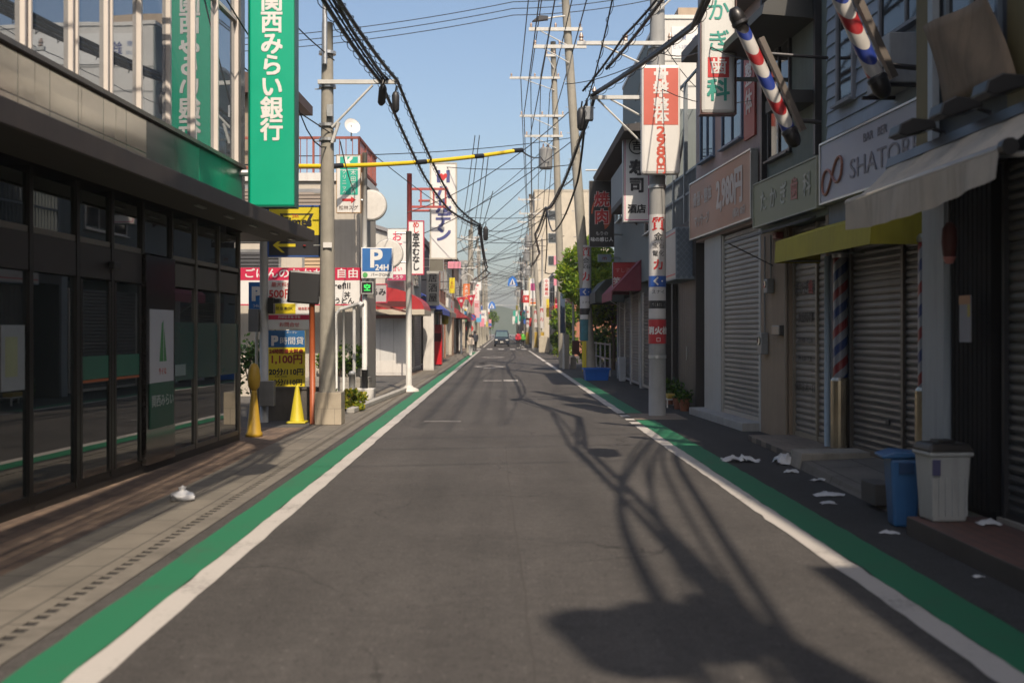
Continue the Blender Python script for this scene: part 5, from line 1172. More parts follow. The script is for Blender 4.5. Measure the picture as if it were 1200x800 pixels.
# ================================================================ tree lot on the right
R = random.Random(21)
def tree(name, label, loc, h, crown_r, clumps, n, size, mats, seed, group=None, tr=.09, zs=.45):
    t = thing(name, label, 'tree', loc, 0, group); R = random.Random(seed)
    tk = MB(); pts = []; z0 = h * zs
    tk.tube([(0, 0, 0), (.05, .03, z0 * .5), (-.04, 0, z0), (.02, .02, h * .75)], [tr, tr * .8, tr * .6, tr * .2], 9)
    cl = []
    for _ in range(clumps):
        a, q, zz = R.uniform(0, 6.28), math.sqrt(R.random()), R.uniform(z0, h)
        k = 1 - abs((zz - (z0 + h) / 2) / ((h - z0) / 2)) ** 2 * .55
        c = Vector((math.cos(a) * q * crown_r * k, math.sin(a) * q * crown_r * k, zz)); cl.append(c)
        tk.tube([(0, 0, z0 * R.uniform(.8, 1.2)), c * .5 + Vector((0, 0, z0 * .4)), c], [tr * .35, tr * .2, .008], 5)
    tk.build('trunk', M('bark', (.13, .095, .065), .9, var=.3), t)
    b = MB()
    for c in cl:
        s = crown_r * R.uniform(.28, .5)
        for _ in range(n // clumps):
            v = Vector((R.gauss(0, 1), R.gauss(0, 1), R.gauss(0, .7))).normalized() * s * R.random() ** .4
            u = (v.normalized() + Vector((R.uniform(-.8, .8), R.uniform(-.8, .8), R.uniform(-.5, .8)))).normalized()
            w = Matrix.Rotation(R.uniform(0, 6.3), 3, u) @ u.orthogonal().normalized(); q = size * R.uniform(.6, 1.4); p = c + v
            b.mi = R.choices(range(len(mats)), [3, 3, 1][:len(mats)])[0]
            b.add([p, p + u * q * .5 + w * q * .3, p + u * q, p + u * q * .5 - w * q * .3], [(0, 1, 2, 3)])
    b.build('crown', mats, t)
    return t
tm_ = [leaf('tree leaf', (.17, .30, .025)), leaf('tree leaf bright', (.32, .42, .035)), leaf('tree leaf deep', (.035, .09, .015))]
tree('garden_tree', 'clipped bright green garden tree with cloud like clumps beside the leaning pole', (3.45, 46, 0), 5.0, 1.15, 30, 12000, .16, [tm_[0], tm_[1], tm_[0]], 5, tr=.10, zs=.62)
tree('garden_tree', 'dark leafy tree low behind the grey green block', (4.7, 48, 0), 4.6, 1.25, 26, 8000, .2, [tm_[0], tm_[1], tm_[2]], 6, zs=.42)
tree('garden_tree', 'smaller round dark green tree behind the slim white post', (3.7, 66, 0), 3.0, .8, 20, 4500, .18, [tm_[0], tm_[2], tm_[1]], 7, zs=.3)
bush('hedge_bush', 'yellow green hedge bush before the brick coloured shop', (3.9, 72, 0), 1.3, 1.5, 1.1, 900, .14, [ylm[0], ylm[2], tm_[0]], 8)
bush('hedge_bush', 'broad dark hedge along the back of the garden lot', (4.9, 53, 0), 3.2, 1.4, 2.0, 2600, .2, [tm_[2], tm_[2], tm_[0]], 10)
hs2, _h = facade('tiled_house', 'low house with dark tiled roof set back behind the garden trees', 'house', (6.6, 58), (6.6, 46))
MB().box(0, _h, 0, 7, 0, 3.4).build('wall', M('plaster', (.5, .46, .4), .8, grime=.2), hs2)
MB().prism([(-.8, 3.3), (3.5, 5.0), (7.8, 3.3), (7.8, 3.45), (3.5, 5.2), (-.8, 3.45)], 'x', -.5, _h + .5).build('roof', tiles('roof tiles', (.075, .08, .085), (.06, .065, .07), (.03, .03, .03), .3, .25, .5, .01, 'xy', .5), hs2)
window(hs2, 2, 4, 1, 2.4, 0, alu, winglass, 1); window(hs2, 7, 9, 1, 2.4, 0, alu, winglass, 1)
fe = thing('metal_fence', 'grey metal rail fence at the edge of the garden lot', 'fence', (3.9, 41.0, .004), RAD(90))
for k in range(6): B(k * 2 - .03, k * 2 + .03, -.03, .03, 0, 1.2).build('post', steel, fe)
MB().box(0, 10, -.02, .02, 1.12, 1.17).box(0, 10, -.02, .02, .6, .64).box(0, 10, -.02, .02, .15, .19).build('rail', steel, fe)
bc = thing('plastic_crate', 'bright blue plastic tub standing on the green lane below the leaning pole', 'crate', (3.12, 37.6, .008), RAD(3))
bcm = M('tub blue', (.01, .15, .62), .4, var=.1)
cr = MB(); a = [(-.36, -.24), (.36, -.24), (.36, .24), (-.36, .24)]; q = [(-.41, -.28), (.41, -.28), (.41, .28), (-.41, .28)]; e = [(-.38, -.25), (.38, -.25), (.38, .25), (-.38, .25)]
cr.add([(x, y, 0) for x, y in a] + [(x, y, .40) for x, y in q] + [(x, y, .40) for x, y in e] + [(x * .92, y * .92, .03) for x, y in a],
       [(3, 2, 1, 0)] + [(i, (i + 1) % 4, 4 + (i + 1) % 4, 4 + i) for i in range(4)] + [(4 + i, 4 + (i + 1) % 4, 8 + (i + 1) % 4, 8 + i) for i in range(4)] + [(8 + i, 8 + (i + 1) % 4, 12 + (i + 1) % 4, 12 + i) for i in range(4)] + [(12, 13, 14, 15)])
cr.build('tub', bcm, bc)
fr = MB().box(-.44, .44, -.31, -.28, .35, .41).box(-.44, .44, .28, .31, .35, .41).box(-.44, -.41, -.28, .28, .35, .41).box(.41, .44, -.28, .28, .35, .41); fr.build('rim', bcm, bc)
wbk = frustum(.2, .2, .26, .26, 0, .78).build('pail', M('white pail', (.6, .62, .64), .5), loc=(3.92, 37.0, .006), bevel=.02)
tag(wbk, 'tall white plastic pail standing against the grey pier', 'pail')
pp = [(2.68, 49.2, 3.3, .045, 'dark blue banner post with pale lower pole at the green lane end', 'b'), (3.12, 49.6, 3.4, .05, 'slim white post carrying a small brown board', 'n'), (4.55, 98, 6.2, .06, 'slim pale post before the brick coloured shop', '')]
for x, y, h, r, lab, kind in pp:
    t = thing('street_post', lab, 'post', (x, y, .006))
    MB().tube([(0, 0, 0), (0, 0, h)], r, 12).build('post', palesteel, t, smooth=True)
    if kind == 'b': B(-.16, .05, -.07, -.05, 1.55, 3.28).build('banner', M('dark blue banner', (.04, .07, .13), .7, var=.2), t); B(.06, .24, -.06, .06, 0, 1.5).build('pier', concrete, t)
    if kind == 'n': B(-.06, .26, -.08, -.05, .62, 1.22).build('board', M('brown board', (.12, .03, .025), .6), t); B(-.12, .12, -.12, .12, 0, .5).build('foot', concrete, t)
# ================================================================ shops further down the street
PAL = dict(cream=(.56, .50, .40), white=(.64, .62, .58), grey=(.32, .32, .31), brown=(.20, .12, .08), brick=(.36, .15, .09), beige=(.48, .41, .31), dark=(.07, .065, .065), blue=(.20, .27, .36), pinkish=(.52, .38, .35), olive=(.25, .24, .16), slate=(.18, .20, .22))
def shop(name, label, side, y0, y1, x, h, col, ground='shutter', awn=None, fascia=None, gable=False, dep=9, cat='building'):
    t, L_ = facade(name, label, cat, *(((x, y0), (x, y1)) if side < 0 else ((x, y1), (x, y0))))
    L_ -= .05; wm_ = M('wall ' + col, PAL[col], .8, var=.1, scale=1.2, grime=.3); g = 2.9
    b = MB().box(0, L_, .5, dep, 0, g).box(0, L_, 0, dep, g + .003, h).box(0, .35, 0, .5, 0, g).box(L_ - .35, L_, 0, .5, 0, g)
    b.build('wall', wm_, t)
    if gable: MB().prism([(-.4, h - .05), (dep / 2, h + dep * .2), (dep + .4, h - .05), (dep + .4, h + .12), (dep / 2, h + dep * .2 + .18), (-.4, h + .12)], 'x', -.2, L_ + .2).build('roof', M('roof slate', (.12, .12, .13), .6, var=.2), t)
    else: B(-.06, L_ + .04, -.12, dep + .05, h + .002, h + .28).build('roof', M('parapet ' + col, tuple(c * .8 for c in PAL[col]), .7, grime=.3), t)
    x0, x1 = .4, L_ - .4; n = max(1, round((x1 - x0) / 2.6)); w = (x1 - x0) / n
    for k in range(n):
        a, c = x0 + k * w + .06, x0 + (k + 1) * w - .06
        if ground == 'shutter' or (ground == 'mixed' and k % 2): shutter(t, a, c, .05, 2.6, .12, (shut_m, shut_b, shut_d)[(k + int(y0)) % 3], .1)
        else:
            d = MB().box(a, c, .2, .25, 2.45, 2.55).box(a, a + .06, .2, .25, .1, 2.45).box(c - .06, c, .2, .25, .1, 2.45).box((a + c) / 2 - .03, (a + c) / 2 + .03, .2, .25, .1, 2.45).box(a, c, .2, .25, .03, .1).build('shop_door', alu, t)
            B(a + .06, c - .06, .21, .235, .1, 2.45).build('pane', winglass, d)
    fl = int((h - 3.2) / 2.7)
    for s in range(fl):
        z = 4.1 + s * 2.75
        m = max(1, round(L_ / 3.2))
        for k in range(m):
            cx = L_ * (k + .5) / m; window(t, cx - .8, cx + .8, z, z + 1.25, 0, alu if col != 'white' else darksteel, winglass, 1)
    # end wall windows facing the viewer
    if h > 5.5:
        xe = -.002 if side < 0 else L_ + .002
        for s in range(max(1, fl)):
            z = 4.2 + s * 2.75
            f = MB().box(xe - .03, xe + .03, 1.6, 2.9, z - .06, z + 1.16).build('window', alu, t)
            MB().box(xe - .034, xe + .034, 1.66, 2.84, z, z + 1.1).build('pane', winglass, f)
    if awn:
        mm = M('canvas ' + awn[0], awn[1], .8, var=.12, grime=.25)
        aw_ = MB().prism([(-.003, 3.35), (-1.0, 2.62), (-1.0, 2.38), (-.985, 2.38), (-.98, 2.60), (-.003, 3.28)], 'x', .1, L_ - .1)
        for q in (.1, L_ - .106): aw_.prism([(-.003, 3.3), (-.98, 2.6), (-.003, 2.6)], 'x', q, q + .006)
        aw_.build('awning', mm, t)
    if fascia:
        f = B(.15, L_ - .15, -.16, -.003, 2.95, 3.75).build('fascia_board', M('fascia %s' % fascia[0], fascia[1], .5, var=.06), t)
        lettering(f, fascia[2], .5, L_ / 2, 3.35, fascia[3], -.165)
    return t
bl_ = ('royal', (.06, .10, .42)); tp_ = ('taupe', (.26, .22, .18)); gn_ = ('moss', (.05, .16, .08)); rd_ = ('claret', (.33, .04, .05))
shop('shop_house', 'dark shop with royal blue canvas awning behind the red cabinet', -1, 50.3, 57, -3.6, 5.6, 'dark', 'glass', bl_)
shop('shop_house', 'grey shop with taupe canvas awning after the blue awning', -1, 57.2, 64, -3.55, 5.2, 'grey', 'mixed', tp_)
shop('shop_house', 'narrow brick red shop house behind the yellow banner', -1, 64.2, 71, -3.5, 6.4, 'brick', 'shutter')
shop('shop_house', 'cream shop house with gable beyond the brick red one', -1, 71.2, 80, -3.5, 6.2, 'cream', 'glass', None, ('white', (.6, .6, .58), 'ふとん', red), True)
shop('shop_house', 'dark brown shop house behind the two walkers', -1, 80.2, 90, -3.4, 6.8, 'brown', 'mixed', rd_)
shop('shop_house', 'plain white shop house by the red round sign', -1, 90.2, 99, -3.5, 7.0, 'white', 'glass', None, ('green', (.05, .3, .14), '薬局', cleanwhite))
shop('shop_house', 'beige shop house at the zebra crossing, walkers side', -1, 111, 122, -3.6, 6.0, 'beige', 'shutter', gn_)
shop('shop_house', 'grey three storey shop house past the zebra crossing, walkers side', -1, 122.2, 134, -3.5, 9.0, 'grey', 'glass')
shop('shop_house', 'white gabled house far down the walkers side', -1, 134.2, 150, -3.5, 6.0, 'white', 'mixed', None, None, True)
shop('shop_house', 'pinkish shop house far down the walkers side', -1, 150.2, 170, -3.6, 7.5, 'pinkish', 'shutter')
shop('shop_house', 'cream block near the vanishing end, walkers side', -1, 170.2, 200, -3.6, 6.5, 'cream', 'glass', tp_)
shop('shop_house', 'slate coloured block near the vanishing end, walkers side', -1, 200.2, 245, -3.6, 8.0, 'slate', 'mixed')
shop('shop_house', 'brick orange shop house with pink boards beyond the trees', 1, 77, 92, 4.9, 6.2, 'brick', 'glass', ('rose', (.6, .25, .32)))
shop('shop_house', 'white shop house between the brick orange shop and the crossing', 1, 92.2, 103, 4.3, 6.2, 'white', 'mixed', None, ('red', (.5, .04, .04), 'ラーメン', cleanwhite))
shop('shop_house', 'cream shop house just past the crossing on the pole side', 1, 111, 122, 4.0, 6.4, 'cream', 'glass', rd_)
shop('shop_house', 'olive shop house beneath the beige apartment block', 1, 122.2, 137, 4.0, 5.6, 'olive', 'shutter', None, ('blue', (.05, .12, .4), '電器店', cleanwhite))
shop('apartment_block', 'tall beige apartment block rising above the garden tree', 1, 138, 152, 4.0, 18.6, 'cream', 'glass', None, None, False, 9, 'apartment block')
shop('shop_house', 'blue grey shop house beyond the tall apartment block', 1, 152.2, 170, 3.9, 8.0, 'blue', 'mixed')
shop('shop_house', 'white block near the vanishing end on the pole side', 1, 170.2, 205, 3.9, 7.0, 'white', 'shutter', gn_)
shop('shop_house', 'brown block near the vanishing end on the pole side', 1, 205.2, 250, 3.9, 8.5, 'brown', 'glass')
# buildings behind the viewer, which shade the near road and show in the glass
shop('shop_house', 'plain slate coloured building next to the dark awning shop', 1, -14, .45, 3.9, 7.6, 'slate', 'shutter')
tree('street_tree', 'small green tree closing the far end of the street', (-2.6, 262, 0), 6.0, 1.7, 20, 1800, .4, [tm_[0], tm_[2], tm_[1]], 9)
#tree('street_tree', 'dark tree behind the small one at the street end', (2.0, 300, 0), 9.0, 4.0, 24, 2200, .7, [tm_[0], tm_[2], tm_[2]], 10)
hills = MB(); vs = []
R = random.Random(8); n = 60
for k in range(n + 1):
    a = RAD(-42 + 84 * k / n); d = 760; hh = 14 + 4 * math.sin(k * .5) + 3 * math.sin(k * 1.3 + 1) + R.uniform(-1, 1)
    vs += [(math.sin(a) * d, math.cos(a) * d, -5), (math.sin(a) * d, math.cos(a) * d, hh), (math.sin(a) * (d + 90), math.cos(a) * (d + 90), -5)]
fs = []
for k in range(n): i = k * 3; fs += [(i, i + 3, i + 4, i + 1), (i + 1, i + 4, i + 5, i + 2)]
struct(MB().add(vs, fs).build('hills', M('hill', (.06, .09, .06), .9, var=.3, scale=.01)))
# ================================================================ signs, banners and lamps along the far street
def fsign(name, label, x, y, z0, w, h, mat, texts=(), rects=(), cat='sign', frame=None, wallx=None):
    wx = wallx if wallx is not None else (-3.5 if x < 0 else 4.0)
    e = (-w / 2 if x < 0 else w / 2)
    ra = [((e, 0, h * .25), (wx - x, 0, h * .25), .03), ((e, 0, h * .75), (wx - x, 0, h * .75), .03)]
    return sign(name, label, (x, y, z0), w, h, .14, mat, texts=texts, rects=rects, rails=ra, rail_mat=darksteel, cat=cat, frame=frame, fw=.02, r=.008)
fsign('grey_board', 'dark olive grey board sign above the blue awning', -2.95, 51.5, 4.35, .62, .75, M('olive grey board', (.16, .15, .12), .6), frame=alu)
fsign('pink_board', 'small pink board sign above the yellow banner', -2.5, 60, 4.95, .68, .36, pink, [('さくら', .2, 0, .18, M('rose letter', (.62, .3, .28)))])
fsign('yellow_banner', 'narrow yellow banner hanging by the brick red house', -2.75, 63, 3.75, .30, .85, yellow, [('ヒロ', .2, 0, .45, red, dict(vert=True))], cat='banner')
fsign('dark_board', 'dark sign board with pale characters beside the blue awning', -3.0, 49.6, 2.75, .55, 1.5, M('grey white board', (.42, .42, .40), .6), [('居酒屋', .4, 0, .75, ink, dict(vert=True))])
yl = thing('hanging_lantern', 'yellow paper lantern under the taupe awning', 'lantern', (-3.0, 60.2, 2.0))
MB().lathe([(.08, 0), (.17, .06), (.19, .3), (.17, .52), (.08, .6)], n=18).build('shade', M('lantern yellow', (.65, .48, .02), .6), yl, smooth=True)
MB().tube([(0, 0, .6), (0, 0, .9)], .015, 6).build('cord', black, yl)
def street_lamp(x, y, h, lab, side):
    t = thing('street_lamp', lab, 'street lamp', (x, y, .006), 0, 'white cup street lamps')
    MB().tube([(0, 0, 0), (0, 0, h)], [.08, .06], 12).build('post', palesteel, t, smooth=True)
    MB().tube([(0, 0, h - .1)] + [(side * (.45 - .45 * math.cos(a * math.pi / 12)), 0, h - .1 + .45 * math.sin(a * math.pi / 12)) for a in range(1, 13)], .035, 8).build('arm', palesteel, t, smooth=True)
    MB().lathe([(.14, -.45), (.30, -.15), (.10, -.05), (0, 0)], (side * .9, 0, h - .1), 18).build('lamp_shade', M('lamp white', (.62, .62, .58), .4), t)
    MB().lathe([(0, -.75), (.10, -.72), (.17, -.46), (.13, -.45)], (side * .9, 0, h - .1), 16).build('globe', M('globe', (.45, .45, .42), .3), t)
    return t
street_lamp(-3.0, 84, 5.5, 'white cup street lamp above the orange banner', 1)
street_lamp(3.3, 93, 9.2, 'white cup street lamp high on the pole side by the oval sign', -1)
street_lamp(3.4, 122, 8.2, 'white cup street lamp lower and farther on the pole side', -1)
fsign('orange_banner', 'orange hanging banner with pale writing under the cup lamp', -2.6, 83.8, 4.0, .48, 1.15, orange, [('大売出', .3, 0, .58, cleanwhite, dict(vert=True))], cat='banner')
for x, z, lab in ((-2.85, 3.55, 'red triangular pennant with white spot nearest the shop fronts'), (-2.15, 3.7, 'red triangular pennant nearer the road')):
    t = thing('pennant', lab, 'pennant', (x, 80, z), 0, 'red pennants'); pm = M('pennant red', (.5, .02, .05), .7)
    MB().prism([(-.32, .45), (.32, .55), (.02, -.35)], 'y', -.01, .01).build('cloth', pm, t)
    o = MB().lathe([(0, 0), (.10, 0), (.10, .006), (0, .006)], n=16).build('spot', cleanwhite, t); o.rotation_euler = (RAD(90), 0, 0); o.location = (0, -.011, .25)
    MB().tube([(-.34, 0, .5), (.34, 0, .56)], .014, 5).build('string', white, t)
fsign('white_board', 'plain white upright board sign beyond the red pennants', -1.95, 86, 4.0, .50, 1.05, cleanwhite, [('クスリ', .26, 0, .52, M('pink red lettering', (.65, .06, .12)), dict(vert=True))])
fsign('picture_board', 'white board with blue and yellow figure mark', -2.75, 86.4, 2.8, .42, .70, cleanwhite, [], [(-.1, .1, .08, .4, M('board cyan', (.05, .3, .6)), 'blue_figure'), (-.08, .08, .40, .56, yellow, 'yellow_figure')])
def disc(name, lab, x, y, z, r, cols, post=True, bar=False):
    t = thing(name, lab, 'traffic sign', (x, y, 0))
    MB().tube([(0, .04, 0), (0, .04, z + r * .8)], .035, 8).build('post', palesteel, t)
    for i, (k, m) in enumerate(cols):
        o = MB().lathe([(0, 0), (r * k, 0), (r * k, .012), (0, .012)], n=24).build('plate' if i == 0 else 'inner_plate', m, t); o.rotation_euler = (RAD(90), 0, 0); o.location = (0, -.013 * i, z)
    if bar: o = B(-r * .85, r * .85, -.006, .006, -r * .1, r * .1).build('bar', cols[0][1], t); o.location = (0, -.05, z); o.rotation_euler = (0, RAD(45), 0)
    return t
disc('no_parking_sign', 'round blue no parking sign with red rim on the walkers side', -2.45, 96, 2.85, .30, ((1, red), (.78, blue)), bar=True)
disc('stop_disc', 'round red traffic sign low beside the dark walker', -2.6, 92, 1.9, .30, ((1, red), (.5, cleanwhite)))
disc('no_parking_sign', 'small round blue and red sign on the pole side before the signal', 3.05, 112, 2.9, .28, ((1, red), (.78, blue)), bar=True)
fsign('oval_sign', 'tall white sign with yellow rim and pink round picture', 2.65, 96, 3.85, .62, 2.3, cleanwhite, [('あじ', .26, 0, .45, red)], [(-.22, .22, 1.25, 1.85, M('berry', (.55, .08, .25)), 'pink_picture'), (-.24, .24, .12, .28, orange, 'orange_foot')], frame=yellow, wallx=3.0)
fsign('narrow_sign', 'narrow white sign with red characters beside the far pole', 3.3, 84, 4.2, .42, 1.35, cleanwhite, [('中央薬局', .28, 0, .68, red, dict(vert=True))], wallx=4.5)
fsign('yellow_strip_sign', 'thin yellow upright sign strip under the narrow white sign', 3.35, 83, 2.7, .20, 1.3, yellow, [('そば', .16, 0, .7, red, dict(vert=True))], wallx=4.5)
fsign('red_board', 'square red board with white characters and yellow rim on the brick orange shop', 3.95, 78, 3.0, .62, .95, M('board vivid red', (.62, .01, .06), .45), [('一番', .3, 0, .48, cleanwhite)], frame=yellow, wallx=4.5)
fsign('pink_board', 'pink board with pale stripes high on the brick orange shop', 4.15, 76.5, 6.1, 1.3, .62, pink, [('フラワー', .26, 0, .3, cleanwhite)], wallx=4.6)
fsign('navy_board', 'dark navy board below the striped pink board', 4.2, 76.3, 5.4, .95, .50, M('navy board', (.04, .04, .14)), [('美容', .26, 0, .25, cleanwhite)], wallx=4.6)
fsign('pink_board', 'smaller pink board lower on the brick orange shop', 4.15, 81, 4.9, .9, .5, pink, [], wallx=4.6)
fsign('blue_upright_sign', 'narrow blue upright sign far down beyond the crossing', 2.9, 140, 2.6, .45, 2.6, blue, [('質', .35, 0, 1.9, cleanwhite)], wallx=3.9)
fsign('white_upright_sign', 'white upright sign far down the pole side before the blue upright', 2.7, 126, 4.0, .6, 2.2, cleanwhite, [('本', .4, 0, 1.5, red)], wallx=4)
fsign('pink_upright_sign', 'pink and white upright sign far on the walkers side', -2.3, 104, 2.9, .55, 1.6, M('pale pink', (.65, .42, .45)), [('花', .4, 0, 1.1, red)], wallx=-3.6)
fsign('cyan_sign', 'small light blue sign far on the walkers side', -2.3, 114, 2.6, .5, .8, M('cyan board', (.1, .4, .65)), wallx=-3.6)
fsign('pink_sign', 'round cornered pink sign far on the walkers side past the light blue one', -2.2, 124, 2.2, .6, .9, pink, wallx=-3.5)
fsign('white_sign', 'white sign far on the walkers side near the pinkish house', -2.4, 146, 2.6, .8, 1.8, cleanwhite, [('米', .5, 0, 1.2, navy)], wallx=-3.6)
fsign('red_sign', 'small red sign far on the pole side near the signal', 3.2, 118, 2.2, .7, .7, red, [('ア', .4, 0, .35, cleanwhite)], wallx=4)
R = random.Random(31)
FC = [('white', cleanwhite), ('red', red), ('blue', blue), ('yellow', yellow), ('pink', pink), ('green', teal)]
for k in range(34):
    sd = -1 if k % 2 else 1; y = 104 + k * 4.2 + R.uniform(-1.5, 1.5); cn_, cm_ = FC[R.choice((0, 0, 0, 1, 2, 3, 4, 5))]
    w, h = R.choice(((.5, 1.6), (.7, .8), (.9, .6), (.45, 1.1))); z = R.uniform(2.4, 5.6)
    where = 'walkers side' if sd < 0 else 'pole side'
    s_ = sign('shop_sign', 'small %s shop sign hanging far down the %s of the street' % (cn_, where), (sd * R.uniform(2.3, 3.0), y, z), w, h, .12, cm_, group='far small %s signs on the %s' % (cn_, where), rails=[((sd * w / 2, 0, h / 2), (sd * 1.2, 0, h / 2), .03)], rail_mat=darksteel)
    if k < 14: lettering(s_, R.choice('本米花酒茶肉魚薬'), min(w, h) * .6, 0, h / 2, red if cn_ == 'white' else cleanwhite, -.067)
for k, (x, y) in enumerate(((3.1, 110), (2.9, 143), (2.9, 176), (2.9, 215), (-2.6, 104), (-2.5, 135), (-2.5, 170), (-2.5, 212))):
    pole('utility_pole', ['concrete pole by the pedestrian signal box', 'far pole standing by the tall apartment block', 'far pole in front of the white block on the pole side', 'farthest pole on the pole side', 'pole just before the zebra crossing on the walkers side', 'far pole by the white gabled house', 'far pole by the pinkish house', 'farthest pole on the walkers side'][k], x, y, 11 + (k % 3), .18, .12, (R.uniform(-.5, .5), 0), arms=((10.2, -1.0, .8, .1), (9.1, -.9, .7, .1), (7.9, -.7, .6, .08)), trans=((7.0, -.42, 1.0),) if k % 2 == 0 else (), steps=False)
def crossing_sign(x, y, z, s, lab, postx):
    t = thing('crossing_sign', lab, 'traffic sign', (x, y, z), 0, 'blue pedestrian crossing signs')
    MB().prism([(-.55 * s, 0), (.55 * s, 0), (.42 * s, .75 * s), (0, 1.1 * s), (-.42 * s, .75 * s)], 'y', -.03, .03).build('plate', M('crossing blue', (.02, .18, .62), .4), t)
    MB().prism([(-.36 * s, .10 * s), (.36 * s, .10 * s), (0, .82 * s)], 'y', -.045, -.031).build('white_triangle', cleanwhite, t)
    MB().prism([(-.1 * s, .15 * s), (.1 * s, .15 * s), (.04 * s, .6 * s), (-.04 * s, .6 * s)], 'y', -.05, -.046).build('walker_mark', navy, t)
    MB().tube([(postx - x, .1, -z), (postx - x, .1, .5 * s), (0, .06, .5 * s)], .05, 8).build('arm_post', palesteel, t)
crossing_sign(1.0, 106, 5.9, .85, 'blue pedestrian crossing sign on an arm over the zebra crossing', 3.0)
crossing_sign(-1.6, 185, 5.4, 1.1, 'far pale blue crossing sign over the road past the car', 2.9)
ts = thing('traffic_signal', 'black backed pedestrian signal box on the pole by the crossing', 'traffic signal', (2.45, 103, 2.9))
B(-.22, .22, -.16, .1, 0, 1.05).build('housing', black, ts, bevel=.03)
for z in (.28, .76): 
    o = MB().lathe([(0, 0), (.13, 0), (.14, .03), (.16, .12), (.15, .12), (.13, .02)], n=18).build('lens_hood', darksteel, ts); o.rotation_euler = (RAD(90), 0, 0); o.location = (0, -.16, z)
B(-.25, .25, -.18, .08, -.22, -.02).build('red_plate', red, ts); MB().tube([(.22, 0, .5), (.55, 0, .5)], .03, 8).build('bracket', palesteel, ts); MB().tube([(.5, .05, -2.9), (.5, .05, 1)], .05, 8).build('post', palesteel, ts)
# ================================================================ car and people
car = thing('car', 'dark blue black small van with lit looking headlamps driving towards the viewer', 'car', (.0, 124, .004))
bm_ = M('car paint', (.018, .03, .055), .25, .3, var=.05, coat=.6)
def loft(secs):
    b = MB(); n = len(secs[0])
    for s in secs: b.v += [tuple(p) for p in s]
    for i in range(len(secs) - 1):
        for k in range(n): b.f.append([i * n + k, i * n + (k + 1) % n, (i + 1) * n + (k + 1) % n, (i + 1) * n + k])
    b.f.append(list(range(n))[::-1]); b.f.append(list(range((len(secs) - 1) * n, len(secs) * n))); b.m = [0] * len(b.f)
    return b
def sec(y, w, z0, z1, zt=None, wt=None):
    wt = wt or w * .93
    return [(-w, y, z0), (w, y, z0), (w * 1.02, y, (z0 + z1) / 2), (wt, y, z1), (-wt, y, z1), (-w * 1.02, y, (z0 + z1) / 2)]
loft([sec(0, .74, .30, .78), sec(.12, .81, .24, .92), sec(.7, .84, .22, 1.02), sec(1.0, .85, .22, 1.06), sec(3.4, .85, .22, 1.06), sec(3.7, .82, .3, 1.0)]).build('body', bm_, car, bevel=.03)
loft([sec(.72, .78, 1.03, 1.04, wt=.78), sec(1.25, .76, 1.04, 1.70, wt=.62), sec(1.6, .77, 1.05, 1.80, wt=.63), sec(3.3, .77, 1.05, 1.78, wt=.63), sec(3.62, .76, 1.03, 1.3, wt=.68)]).build('roof', bm_, car, bevel=.03)
MB().add([(-.70, .76, 1.09), (.70, .76, 1.09), (.585, 1.19, 1.64), (-.585, 1.19, 1.64)], [(0, 1, 2, 3)]).build('windscreen', glass('car glass', (.10, .16, .17), .3, .03), car)
for s in (-1, 1):
    MB().prism([(1.0 + .35, 1.12), (3.2, 1.12), (3.0, 1.62), (1.55, 1.62)], 'x', *sorted((s * .725, s * .735))).build('side_window', glass('car glass', (.10, .16, .17)), car)
    h = B(-.13, .13, -.03, .06, -.075, .075).build('headlight', M('headlamp', (.75, .75, .72), .2), car, bevel=.02); h.location = (s * .58, -.02, .74)
    B(-.07, .07, -.08, .03, 0, .12).build('side_mirror', bm_, car, bevel=.02).location = (s * .95, .95, 1.08)
    for y in (.72, 3.0):
        w = MB().lathe([(.0, -.09), (.22, -.09), (.29, -.08), (.30, -.04), (.30, .04), (.29, .08), (.22, .09), (0, .09)], n=24).build('wheel', M('tyre', (.02, .02, .02), .8), car, smooth=False)
        w.rotation_euler = (0, RAD(90), 0); w.location = (s * .74, y, .30)
        MB().lathe([(0, 0), (.18, 0), (.19, .02), (0, .03)], n=16).build('rim', alu, w).location = (0, 0, .075 * s if s > 0 else -.105)
MB().box(-.42, .42, -.02, .02, .56, .68).box(-.5, .5, -.01, .03, .34, .48).build('grille', black, car)
B(-.17, .17, -.04, -.025, .44, .60).build('number_plate', white, car)
